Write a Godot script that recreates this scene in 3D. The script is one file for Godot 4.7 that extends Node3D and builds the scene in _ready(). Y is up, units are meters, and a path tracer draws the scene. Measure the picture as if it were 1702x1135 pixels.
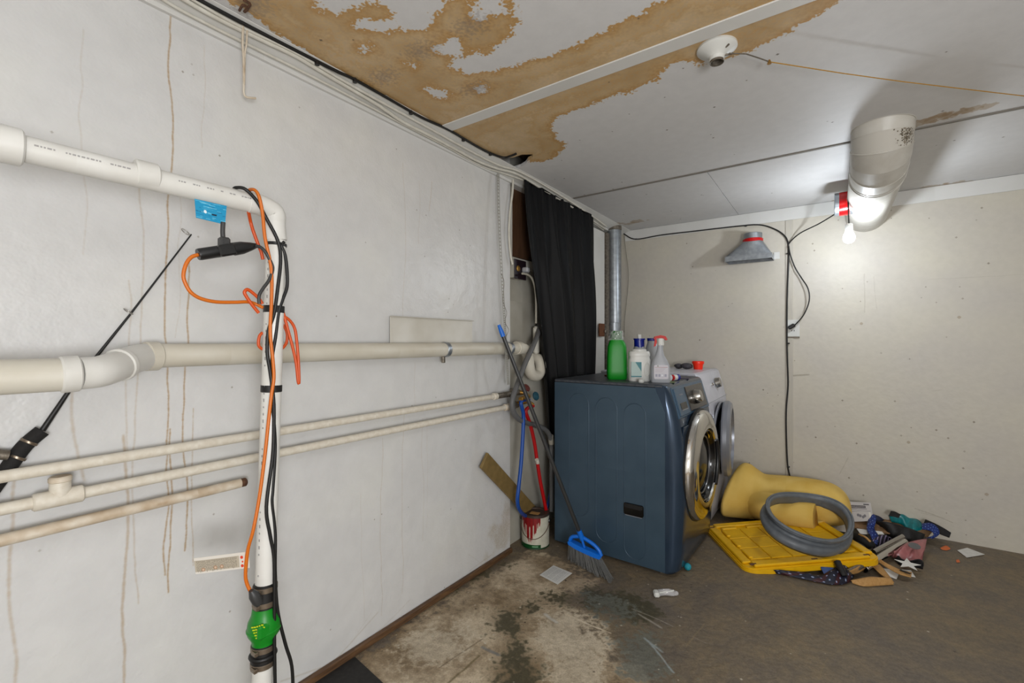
extends Node3D
# A basement laundry corner. Room corner (left wall / back wall) is the origin: x runs along the back wall, z towards the camera, y up.

var M := {}
var used := {}


class MB:
	var v := PackedVector3Array()
	var t := PackedVector2Array()
	var g := PackedInt32Array()
	var start := 0

	func tri(a: Vector3, b: Vector3, c: Vector3, grp := 0, ua := Vector2.ZERO, ub := Vector2.ZERO, uc := Vector2.ZERO) -> void:
		if (b - a).cross(c - a).length_squared() < 1e-20:
			return
		v.append(a); v.append(b); v.append(c)
		t.append(ua); t.append(ub); t.append(uc)
		g.append(grp)

	func tri_n(a: Vector3, b: Vector3, c: Vector3, n: Vector3, grp := 0, ua := Vector2.ZERO, ub := Vector2.ZERO, uc := Vector2.ZERO) -> void:
		if (c - a).cross(b - a).dot(n) < 0.0:
			tri(a, c, b, grp, ua, uc, ub)
		else:
			tri(a, b, c, grp, ua, ub, uc)

	func quad_n(a: Vector3, b: Vector3, c: Vector3, d: Vector3, n: Vector3, grp := -1, uvs := []) -> void:
		if uvs.is_empty():
			tri_n(a, b, c, n, grp)
			tri_n(a, c, d, n, grp)
		else:
			tri_n(a, b, c, n, grp, uvs[0], uvs[1], uvs[2])
			tri_n(a, c, d, n, grp, uvs[0], uvs[2], uvs[3])

	func begin() -> void:
		start = v.size()

	# turns a closed piece so that its faces look outwards
	func finish() -> void:
		var c := Vector3.ZERO
		for i in range(start, v.size()):
			c += v[i]
		c /= maxf(1.0, v.size() - start)
		var vol := 0.0
		for i in range(start, v.size(), 3):
			vol += (v[i] - c).dot((v[i + 1] - c).cross(v[i + 2] - c))
		if vol > 0.0:
			for i in range(start, v.size(), 3):
				var p := v[i + 1]
				v[i + 1] = v[i + 2]
				v[i + 2] = p
				var q := t[i + 1]
				t[i + 1] = t[i + 2]
				t[i + 2] = q
		start = v.size()

	# rows of points joined into a skin; ring: each row closes on itself; columns: a smoothing group for each column
	func grid(rows: Array, ring := true, caps := true, columns := false, grp := 0, loop := false) -> void:
		begin()
		var m := rows.size()
		var n: int = rows[0].size()
		for i in (m if loop else m - 1):
			var r0: PackedVector3Array = rows[i]
			var r1: PackedVector3Array = rows[(i + 1) % m]
			for j in (n if ring else n - 1):
				var k := (j + 1) % n
				var gg := grp + (j if columns else 0)
				var u0 := float(j) / n
				var u1 := float(j + 1) / n
				var w0 := float(i) / (m - 1)
				var w1 := float(i + 1) / (m - 1)
				tri(r0[j], r0[k], r1[k], gg, Vector2(u0, w0), Vector2(u1, w0), Vector2(u1, w1))
				tri(r0[j], r1[k], r1[j], gg, Vector2(u0, w0), Vector2(u1, w1), Vector2(u0, w1))
		if caps and ring and not loop:
			for e in 2:
				var r: PackedVector3Array = rows[0] if e == 0 else rows[m - 1]
				var c := Vector3.ZERO
				for p in r:
					c += p
				c /= r.size()
				for j in n:
					if e == 0:
						tri(c, r[(j + 1) % n], r[j], 900 + e)
					else:
						tri(c, r[j], r[(j + 1) % n], 900 + e)
		finish()

	func tube(pts: Array, r, seg := 10, loop := false) -> void:
		var rows := []
		var n := pts.size()
		var nrm := Vector3.ZERO
		for i in n:
			var a: Vector3 = pts[(i - 1 + n) % n] if loop or i > 0 else pts[0]
			var b: Vector3 = pts[(i + 1) % n] if loop or i < n - 1 else pts[n - 1]
			var tg := (b - a).normalized()
			if nrm == Vector3.ZERO:
				nrm = tg.cross(Vector3.UP if absf(tg.y) < 0.9 else Vector3.RIGHT).normalized()
			nrm = (nrm - tg * nrm.dot(tg)).normalized()
			var bn := tg.cross(nrm)
			var rad: float = r[i] if r is Array else r
			var row := PackedVector3Array()
			for j in seg:
				var q := TAU * j / seg
				row.append(pts[i] + (nrm * cos(q) + bn * sin(q)) * rad)
			rows.append(row)
		grid(rows, true, true, false, 0, loop)

	# profile of (radius, height) turned about the y axis of x
	func lathe(profile: Array, x: Transform3D, seg := 24, turn := TAU) -> void:
		begin()
		var grp := 0
		var full := is_equal_approx(turn, TAU)
		for i in profile.size() - 1:
			var p: Vector2 = profile[i]
			var q: Vector2 = profile[i + 1]
			if i > 0:
				var before: Vector2 = p - profile[i - 1]
				if absf(before.angle_to(q - p)) > 0.6:
					grp += 1
			for j in seg:
				var a0 := turn * j / seg
				var a1 := turn * (j + 1) / seg
				var a := x * Vector3(p.x * cos(a0), p.y, p.x * sin(a0))
				var b := x * Vector3(p.x * cos(a1), p.y, p.x * sin(a1))
				var c := x * Vector3(q.x * cos(a1), q.y, q.x * sin(a1))
				var d := x * Vector3(q.x * cos(a0), q.y, q.x * sin(a0))
				var w0 := float(i) / (profile.size() - 1)
				var w1 := float(i + 1) / (profile.size() - 1)
				var u0 := float(j) / seg
				var u1 := float(j + 1) / seg
				tri(a, b, c, grp, Vector2(u0, w0), Vector2(u1, w0), Vector2(u1, w1))
				tri(a, c, d, grp, Vector2(u0, w0), Vector2(u1, w1), Vector2(u0, w1))
		if full:
			finish()

	func box(c: Vector3, s: Vector3, bev := 0.0, b := Basis()) -> void:
		var h := s / 2.0
		var e := minf(bev, minf(h.x, minf(h.y, h.z)) * 0.9)
		var P := {}
		for x in [-1, 1]:
			for y in [-1, 1]:
				for z in [-1, 1]:
					P[[x, y, z, 0]] = c + b * Vector3(x * h.x, y * (h.y - e), z * (h.z - e))
					P[[x, y, z, 1]] = c + b * Vector3(x * (h.x - e), y * h.y, z * (h.z - e))
					P[[x, y, z, 2]] = c + b * Vector3(x * (h.x - e), y * (h.y - e), z * h.z)
		for s1 in [-1, 1]:
			quad_n(P[[s1, -1, -1, 0]], P[[s1, 1, -1, 0]], P[[s1, 1, 1, 0]], P[[s1, -1, 1, 0]], b.x * s1, -1, [Vector2(0, 1), Vector2(0, 0), Vector2(1, 0), Vector2(1, 1)])
			quad_n(P[[-1, s1, -1, 1]], P[[1, s1, -1, 1]], P[[1, s1, 1, 1]], P[[-1, s1, 1, 1]], b.y * s1, -1, [Vector2(0, 0), Vector2(1, 0), Vector2(1, 1), Vector2(0, 1)])
			quad_n(P[[-1, -1, s1, 2]], P[[1, -1, s1, 2]], P[[1, 1, s1, 2]], P[[-1, 1, s1, 2]], b.z * s1, -1, [Vector2(0, 1), Vector2(1, 1), Vector2(1, 0), Vector2(0, 0)])
			if e > 0.0:
				for s2 in [-1, 1]:
					quad_n(P[[s1, s2, -1, 0]], P[[s1, s2, 1, 0]], P[[s1, s2, 1, 1]], P[[s1, s2, -1, 1]], b.x * s1 + b.y * s2)
					quad_n(P[[s1, -1, s2, 0]], P[[s1, 1, s2, 0]], P[[s1, 1, s2, 2]], P[[s1, -1, s2, 2]], b.x * s1 + b.z * s2)
					quad_n(P[[-1, s1, s2, 1]], P[[1, s1, s2, 1]], P[[1, s1, s2, 2]], P[[-1, s1, s2, 2]], b.y * s1 + b.z * s2)
					for s3 in [-1, 1]:
						tri_n(P[[s1, s2, s3, 0]], P[[s1, s2, s3, 1]], P[[s1, s2, s3, 2]], b * Vector3(s1, s2, s3), -1)

	# polygon in the xy plane of x, thickened along its z from 0 to depth
	func extrude(poly: Array, depth: float, x: Transform3D, soft := 0.6) -> void:
		var pp := PackedVector2Array(poly)
		var clock := Geometry2D.is_polygon_clockwise(pp)
		var lo := pp[0]
		var hi := pp[0]
		for p in pp:
			lo = lo.min(p)
			hi = hi.max(p)
		var size := (hi - lo).max(Vector2(1e-6, 1e-6))
		var ids := Geometry2D.triangulate_polygon(pp)
		for i in range(0, ids.size(), 3):
			var a := pp[ids[i]]
			var b := pp[ids[i + 1]]
			var c := pp[ids[i + 2]]
			var ua := Vector2((a.x - lo.x) / size.x, 1.0 - (a.y - lo.y) / size.y)
			var ub := Vector2((b.x - lo.x) / size.x, 1.0 - (b.y - lo.y) / size.y)
			var uc := Vector2((c.x - lo.x) / size.x, 1.0 - (c.y - lo.y) / size.y)
			tri_n(x * Vector3(a.x, a.y, 0), x * Vector3(b.x, b.y, 0), x * Vector3(c.x, c.y, 0), -x.basis.z, -1, ua, ub, uc)
			tri_n(x * Vector3(a.x, a.y, depth), x * Vector3(b.x, b.y, depth), x * Vector3(c.x, c.y, depth), x.basis.z, -1, ua, ub, uc)
		var grp := 0
		var n := pp.size()
		for i in n:
			var a := pp[i]
			var b := pp[(i + 1) % n]
			var before := a - pp[(i - 1 + n) % n]
			if absf(before.angle_to(b - a)) > soft:
				grp += 1
			var o := Vector2(b.y - a.y, a.x - b.x) * (-1.0 if clock else 1.0)
			quad_n(x * Vector3(a.x, a.y, 0), x * Vector3(b.x, b.y, 0), x * Vector3(b.x, b.y, depth), x * Vector3(a.x, a.y, depth), x.basis * Vector3(o.x, o.y, 0), grp)

	# a flat band along pts; side: half-width vectors (one, or one for each point)
	func ribbon(pts: Array, side, thick: float) -> void:
		var rows := []
		var n := pts.size()
		for i in n:
			var tg: Vector3 = (pts[mini(i + 1, n - 1)] - pts[maxi(i - 1, 0)]).normalized()
			var s: Vector3 = side[i] if side is Array else side
			var nn := tg.cross(s).normalized() * thick / 2.0
			var p: Vector3 = pts[i]
			rows.append(PackedVector3Array([p - s - nn, p + s - nn, p + s + nn, p - s + nn]))
		grid(rows, true, true, true)

	# a cloth or sheet: rows of points given a thickness
	func sheet(rows: Array, thick: float) -> void:
		var m := rows.size()
		var n: int = rows[0].size()
		var closed := []
		for i in m:
			var front := PackedVector3Array()
			var back := PackedVector3Array()
			for j in n:
				var du: Vector3 = rows[i][mini(j + 1, n - 1)] - rows[i][maxi(j - 1, 0)]
				var dv: Vector3 = rows[mini(i + 1, m - 1)][j] - rows[maxi(i - 1, 0)][j]
				var nn := du.cross(dv).normalized() * thick / 2.0
				front.append(rows[i][j] + nn)
				back.append(rows[i][j] - nn)
			back.reverse()
			closed.append(front + back)
		grid(closed, true, true)

	func mesh() -> ArrayMesh:
		var st := SurfaceTool.new()
		st.begin(Mesh.PRIMITIVE_TRIANGLES)
		for i in v.size():
			if i % 3 == 0:
				st.set_smooth_group(g[i / 3])
			st.set_uv(t[i])
			st.add_vertex(v[i])
		st.generate_normals()
		return st.commit()


func smooth(pts: Array, per := 6, loop := false) -> Array:
	var out := []
	var n := pts.size()
	for i in (n if loop else n - 1):
		var a: Vector3 = pts[(i - 1 + n) % n] if loop or i > 0 else pts[0]
		var b: Vector3 = pts[i]
		var c: Vector3 = pts[(i + 1) % n]
		var d: Vector3 = pts[(i + 2) % n] if loop or i < n - 2 else pts[n - 1]
		for k in per:
			out.append(b.cubic_interpolate(c, a, d, float(k) / per))
	if not loop:
		out.append(pts[n - 1])
	return out


func numbered(called: String) -> String:
	used[called] = used.get(called, -1) + 1
	return called if used[called] == 0 else "%s_%03d" % [called, used[called]]


func obj(called: String, mesh: Mesh, m: Material, parent: Node3D = null) -> MeshInstance3D:
	var o := MeshInstance3D.new()
	o.name = called if parent else numbered(called)
	o.mesh = mesh
	o.material_override = m
	(parent if parent else self).add_child(o, true)
	return o


func thing(called: String, label: String, category: String, at := Vector3.ZERO, turn := 0.0, group := "") -> Node3D:
	var o := Node3D.new()
	o.name = numbered(called)
	add_child(o)
	o.position = at
	o.rotation.y = turn
	o.set_meta("label", label)
	o.set_meta("category", category)
	if group:
		o.set_meta("group", group)
	return o


func tag(o: Node3D, label: String, category: String, group := "") -> Node3D:
	o.set_meta("label", label)
	o.set_meta("category", category)
	if group:
		o.set_meta("group", group)
	return o


func struct(o: Node3D, label := "") -> Node3D:
	o.set_meta("kind", "structure")
	if label:
		o.set_meta("label", label)
	return o


# --- quick parts
func p_tube(called: String, pts: Array, r, m: Material, parent: Node3D = null, seg := 10, loop := false) -> MeshInstance3D:
	var b := MB.new()
	b.tube(pts, r, seg, loop)
	return obj(called, b.mesh(), m, parent)


func p_box(called: String, c: Vector3, s: Vector3, m: Material, parent: Node3D = null, bev := 0.002, basis := Basis()) -> MeshInstance3D:
	var b := MB.new()
	b.box(c, s, bev, basis)
	return obj(called, b.mesh(), m, parent)


func p_lathe(called: String, profile: Array, x: Transform3D, m: Material, parent: Node3D = null, seg := 24) -> MeshInstance3D:
	var b := MB.new()
	b.lathe(profile, x, seg)
	return obj(called, b.mesh(), m, parent)


func p_extrude(called: String, poly: Array, depth: float, x: Transform3D, m: Material, parent: Node3D = null) -> MeshInstance3D:
	var b := MB.new()
	b.extrude(poly, depth, x)
	return obj(called, b.mesh(), m, parent)


func p_ribbon(called: String, pts: Array, side, thick: float, m: Material, parent: Node3D = null) -> MeshInstance3D:
	var b := MB.new()
	b.ribbon(pts, side, thick)
	return obj(called, b.mesh(), m, parent)


# a frame whose y axis runs from a to b
func along(a: Vector3, b: Vector3) -> Transform3D:
	var y := (b - a).normalized()
	var x := y.cross(Vector3.BACK if absf(y.z) < 0.9 else Vector3.RIGHT).normalized()
	return Transform3D(Basis(x, y, x.cross(y)), a)


func collar(called: String, a: Vector3, b: Vector3, r: float, m: Material, parent: Node3D, lip := 0.003, seg := 24) -> MeshInstance3D:
	var l := (b - a).length()
	return p_lathe(called, [Vector2(0, 0), Vector2(r - lip, 0), Vector2(r, lip), Vector2(r, l - lip), Vector2(r - lip, l), Vector2(0, l)], along(a, b), m, parent, seg)


func circle(c: Vector2, r: float, n: int) -> Array:
	var o := []
	for i in n:
		o.append(c + Vector2.from_angle(TAU * i / n) * r)
	return o


func rounded(w: float, h: float, r: float, n := 5) -> Array:
	var o := []
	for q in 4:
		var c := Vector2((w / 2 - r) * (1 if q in [0, 3] else -1), (h / 2 - r) * (1 if q < 2 else -1))
		for i in n + 1:
			o.append(c + Vector2.from_angle(PI / 2 * q + PI / 2 * i / n) * r)
	return o


# --- materials
func mat(called: String, c: Color, rough := 0.6, metal := 0.0) -> StandardMaterial3D:
	var m := StandardMaterial3D.new()
	m.resource_name = called
	m.albedo_color = c
	m.roughness = rough
	m.metallic = metal
	M[called] = m
	return m


func noise(w: int, h: int, freq: float, sd: int, oct := 4, kind := FastNoiseLite.TYPE_SIMPLEX_SMOOTH) -> PackedByteArray:
	var n := FastNoiseLite.new()
	n.seed = sd
	n.noise_type = kind
	n.frequency = freq
	n.fractal_octaves = oct
	return n.get_image(w, h, false, false, true).get_data()


func picture(w: int, h: int, data: PackedByteArray) -> ImageTexture:
	return ImageTexture.create_from_image(Image.create_from_data(w, h, false, Image.FORMAT_RGB8, data))


# colour texture that strays around c by noise: mottled paint, plastic, cloth
func mottled(called: String, c: Color, c2: Color, rough: float, metal := 0.0, scale := 3.0, freq := 0.02, sd := 1, oct := 5, relief := 0.0) -> StandardMaterial3D:
	var m := mat(called, Color.WHITE, rough, metal)
	var n := noise(256, 256, freq, sd, oct)
	var d := PackedByteArray()
	d.resize(256 * 256 * 3)
	for i in 65536:
		var k := n[i] / 255.0
		d[i * 3] = int(255 * lerpf(c.r, c2.r, k))
		d[i * 3 + 1] = int(255 * lerpf(c.g, c2.g, k))
		d[i * 3 + 2] = int(255 * lerpf(c.b, c2.b, k))
	m.albedo_texture = picture(256, 256, d)
	m.uv1_triplanar = true
	m.uv1_scale = Vector3.ONE * scale
	if relief > 0.0:
		m.heightmap_enabled = true
		m.heightmap_texture = ImageTexture.create_from_image(Image.create_from_data(256, 256, false, Image.FORMAT_L8, n))
		m.heightmap_scale = relief
	return m


# signed distance (positive inside) to a union of polygons less some holes, on a w x h grid over rect
func field(rect: Rect2, w: int, h: int, polys: Array, holes: Array, cell := 8) -> PackedFloat32Array:
	var gw := w / cell + 1
	var gh := h / cell + 1
	var d := PackedFloat32Array()
	d.resize(gw * gh)
	for j in gh:
		for i in gw:
			var p := rect.position + Vector2(rect.size.x * i / (gw - 1), rect.size.y * j / (gh - 1))
			var best := -1e9
			for q in polys:
				best = maxf(best, depth_in(p, q))
			for q in holes:
				best = minf(best, -depth_in(p, q))
			d[j * gw + i] = best
	var im := Image.create_from_data(gw, gh, false, Image.FORMAT_RF, d.to_byte_array())
	im.resize(w, h, Image.INTERPOLATE_BILINEAR)
	return im.get_data().to_float32_array()


func depth_in(p: Vector2, q: Array) -> float:
	var best := 1e9
	var inside := false
	var n := q.size()
	for i in n:
		var a: Vector2 = q[i]
		var b: Vector2 = q[(i + 1) % n]
		var ab := b - a
		var k := clampf((p - a).dot(ab) / maxf(1e-9, ab.length_squared()), 0.0, 1.0)
		best = minf(best, p.distance_squared_to(a + ab * k))
		if (a.y > p.y) != (b.y > p.y) and p.x < a.x + (p.y - a.y) / (b.y - a.y) * ab.x:
			inside = not inside
	return sqrt(best) * (1.0 if inside else -1.0)


func _ready() -> void:
	# camera
	var cam := Camera3D.new()
	cam.position = Vector3(1.49, 1.19, 3.73)
	cam.rotation_degrees = Vector3(0, 35.1, 0)
	cam.fov = 73.8
	cam.near = 0.02
	cam.far = 50
	add_child(cam)
	cam.current = true
	# environment: a closed room, no sky
	var we := WorldEnvironment.new()
	var env := Environment.new()
	env.background_mode = Environment.BG_COLOR
	env.background_color = Color(0, 0, 0)
	env.ambient_light_source = Environment.AMBIENT_SOURCE_DISABLED
	env.tonemap_mode = Environment.TONE_MAPPER_LINEAR
	env.tonemap_exposure = 1.07
	env.sdfgi_enabled = true
	env.ssao_enabled = true
	env.ssil_enabled = true
	we.environment = env
	add_child(we)
	# the bare bulb under the duct
	lamp(Vector3(1.57, 1.775, 0.55), Color(0.93, 0.965, 1.0), 0.30, 0.03)
	# added fill light behind the camera, unseen
	lamp(Vector3(2.4, 1.05, 4.1), Color(0.985, 0.99, 1.0), 3.2, 0.30)
	materials()
	room()
	left_wall_things()
	pipes()
	cords()
	laundry()
	back_wall_things()
	floor_things()


func lamp(at: Vector3, c: Color, energy: float, size: float) -> void:
	var l := OmniLight3D.new()
	l.position = at
	l.light_color = c
	l.light_energy = energy
	l.light_size = size
	l.omni_range = 14.0
	l.omni_attenuation = 2.0
	l.shadow_enabled = true
	add_child(l)


func materials() -> void:
	mottled("pvc", Color(0.80, 0.79, 0.76), Color(0.86, 0.855, 0.835), 0.35, 0.0, 2.0, 0.015, 3)
	mottled("pvc_old", Color(0.74, 0.71, 0.64), Color(0.82, 0.805, 0.76), 0.4, 0.0, 1.6, 0.010, 5)
	mottled("painted_pipe", Color(0.78, 0.74, 0.67), Color(0.86, 0.84, 0.79), 0.45, 0.0, 5.0, 0.03, 8)
	mottled("rusty_paint", Color(0.64, 0.54, 0.42), Color(0.88, 0.86, 0.81), 0.55, 0.0, 2.5, 0.02, 9)
	mottled("rust", Color(0.22, 0.13, 0.08), Color(0.42, 0.28, 0.18), 0.8, 0.0, 12.0, 0.03, 10)
	mottled("galvanised", Color(0.56, 0.58, 0.60), Color(0.68, 0.70, 0.72), 0.38, 0.8, 3.0, 0.03, 11)
	mottled("old_metal", Color(0.36, 0.33, 0.29), Color(0.60, 0.57, 0.52), 0.5, 0.7, 9.0, 0.03, 12)
	mottled("duct_paint", Color(0.74, 0.72, 0.68), Color(0.81, 0.80, 0.77), 0.45, 0.0, 3.0, 0.02, 13)
	mottled("cable_cream", Color(0.74, 0.72, 0.67), Color(0.83, 0.82, 0.78), 0.5, 0.0, 2.0, 0.03, 14)
	mottled("white_paint", Color(0.79, 0.785, 0.765), Color(0.83, 0.825, 0.81), 0.45, 0.0, 1.0, 0.01, 15)
	mottled("dirty_white", Color(0.73, 0.71, 0.66), Color(0.83, 0.82, 0.79), 0.55, 0.0, 1.2, 0.01, 16)
	mottled("wood_brown", Color(0.25, 0.17, 0.11), Color(0.44, 0.32, 0.20), 0.55, 0.0, 3.0, 0.02, 17).uv1_scale = Vector3(14, 14, 1.5)
	mottled("wood_panel", Color(0.27, 0.18, 0.12), Color(0.38, 0.27, 0.19), 0.5, 0.0, 3.0, 0.02, 18).uv1_scale = Vector3(8, 1, 8)
	mottled("plank", Color(0.44, 0.36, 0.20), Color(0.53, 0.44, 0.26), 0.6, 0.0, 3.0, 0.02, 19)
	mottled("blue_enamel", Color(0.225, 0.30, 0.36), Color(0.255, 0.33, 0.39), 0.34, 0.25, 2.0, 0.01, 20)
	mottled("blue_fascia", Color(0.24, 0.34, 0.43), Color(0.28, 0.38, 0.47), 0.3, 0.35, 2.0, 0.01, 21)
	mottled("blue_front", Color(0.19, 0.25, 0.32), Color(0.22, 0.28, 0.35), 0.18, 0.45, 2.0, 0.01, 22)
	mottled("blue_top", Color(0.20, 0.22, 0.25), Color(0.34, 0.35, 0.37), 0.45, 0.2, 4.0, 0.03, 23)
	mottled("dryer_white", Color(0.74, 0.74, 0.77), Color(0.79, 0.79, 0.82), 0.3, 0.0, 2.0, 0.01, 24)
	mottled("foam", Color(0.80, 0.645, 0.28), Color(0.87, 0.745, 0.42), 0.9, 0.0, 1.6, 0.012, 25)
	mottled("lid_yellow", Color(0.83, 0.63, 0.02), Color(0.90, 0.70, 0.04), 0.38, 0.0, 3.0, 0.02, 26)
	mottled("gasket_grey", Color(0.33, 0.35, 0.37), Color(0.43, 0.45, 0.47), 0.45, 0.0, 4.0, 0.02, 27)
	mottled("curtain_black", Color(0.012, 0.013, 0.017), Color(0.035, 0.037, 0.046), 0.55, 0.0, 6.0, 0.03, 28).metallic_specular = 0.3
	mottled("cardboard", Color(0.48, 0.36, 0.24), Color(0.56, 0.43, 0.30), 0.8, 0.0, 4.0, 0.02, 29)
	mottled("paper", Color(0.80, 0.79, 0.76), Color(0.87, 0.86, 0.84), 0.7, 0.0, 6.0, 0.02, 30)
	mottled("tan_strap", Color(0.62, 0.45, 0.24), Color(0.74, 0.58, 0.36), 0.7, 0.0, 10.0, 0.03, 31)
	mottled("teal_satin", Color(0.0, 0.36, 0.38), Color(0.02, 0.52, 0.53), 0.28, 0.0, 9.0, 0.02, 32)
	mottled("pink_plastic", Color(0.60, 0.36, 0.36), Color(0.70, 0.45, 0.45), 0.32, 0.0, 6.0, 0.02, 33)
	mottled("concrete_bare", Color(0.62, 0.60, 0.55), Color(0.76, 0.75, 0.71), 0.65, 0.0, 0.7, 0.012, 34)
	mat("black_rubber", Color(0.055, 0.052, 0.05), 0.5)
	mat("black_plastic", Color(0.09, 0.09, 0.095), 0.35)
	mat("grey_plug", Color(0.20, 0.20, 0.20), 0.45)
	mat("orange_cord", Color(0.77, 0.29, 0.035), 0.42)
	mat("amber_cord", Color(0.78, 0.40, 0.045), 0.42)
	mat("grey_hose", Color(0.36, 0.36, 0.36), 0.5)
	mat("pale_hose", Color(0.62, 0.60, 0.55), 0.5)
	mat("blue_hose", Color(0.06, 0.27, 0.58), 0.4)
	mat("red_hose", Color(0.68, 0.03, 0.05), 0.4)
	mat("valve_green", Color(0.03, 0.48, 0.10), 0.35)
	mat("yellow_print", Color(0.72, 0.78, 0.10), 0.5)
	mat("steel_band", Color(0.50, 0.45, 0.39), 0.35, 0.75)
	mat("steel", Color(0.72, 0.71, 0.69), 0.22, 1.0)
	mat("chrome", Color(0.83, 0.82, 0.80), 0.09, 1.0)
	mat("brass", Color(0.66, 0.50, 0.24), 0.4, 0.8)
	mat("red_tape", Color(0.72, 0.02, 0.04), 0.25)
	mottled("deck_wood", Color(0.44, 0.33, 0.22), Color(0.56, 0.44, 0.31), 0.8, 0.0, 2.0, 0.02, 46)
	mat("black_gloss", Color(0.025, 0.025, 0.03), 0.12)
	mat("drum_steel", Color(0.45, 0.45, 0.46), 0.25, 0.9)
	mat("dark_drum", Color(0.10, 0.10, 0.105), 0.4, 0.4)
	mat("silver_plastic", Color(0.56, 0.57, 0.60), 0.3, 0.5)
	mat("hinge_rust", Color(0.40, 0.22, 0.09), 0.55, 0.2)
	mat("detergent_green", Color(0.0, 0.52, 0.09), 0.45)
	mat("detergent_dark", Color(0.0, 0.38, 0.07), 0.3)
	mat("white_plastic", Color(0.80, 0.80, 0.78), 0.35)
	mat("grey_plastic", Color(0.62, 0.63, 0.65), 0.35)
	mat("cap_blue", Color(0.02, 0.10, 0.50), 0.3)
	mat("trigger_red", Color(0.72, 0.08, 0.02), 0.55)
	mat("cup_orange", Color(0.98, 0.17, 0.02), 0.35)
	mat("stone_grey", Color(0.27, 0.26, 0.28), 0.8)
	mat("broom_blue", Color(0.0, 0.40, 0.80), 0.35)
	mat("bristle_grey", Color(0.42, 0.42, 0.41), 0.6)
	mat("tie_black", Color(0.04, 0.035, 0.033), 0.75)
	mat("tie_navy", Color(0.03, 0.05, 0.18), 0.65)
	mat("ball_teal", Color(0.10, 0.52, 0.58), 0.7)
	mat("tag_orange", Color(0.80, 0.42, 0.22), 0.7)
	mat("string_yellow", Color(0.66, 0.48, 0.10), 0.7)
	mat("strap_grey", Color(0.60, 0.59, 0.56), 0.5)
	mat("print_grey", Color(0.60, 0.59, 0.58), 0.5)
	mat("ink", Color(0.16, 0.15, 0.16), 0.7)
	var film := mat("clear_film", Color(0.95, 0.95, 0.96, 0.22), 0.08)
	film.transparency = BaseMaterial3D.TRANSPARENCY_ALPHA
	var glass := mat("door_glass", Color(0.10, 0.10, 0.11, 0.55), 0.04)
	glass.transparency = BaseMaterial3D.TRANSPARENCY_ALPHA
	var bulb := mat("bulb_glow", Color(1, 1, 1), 0.4)
	bulb.emission_enabled = true
	bulb.emission = Color(0.96, 0.98, 1.0)
	bulb.emission_energy_multiplier = 8.0
	M.ceiling = ceiling_paint()
	M.wall_left = left_paint()
	M.wall_back = back_paint()
	M.floor = floor_concrete()
	M.wall_plain = mottled("wall_plain", Color(0.74, 0.73, 0.70), Color(0.80, 0.79, 0.77), 0.5, 0.0, 1.0, 0.02, 35)


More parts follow.
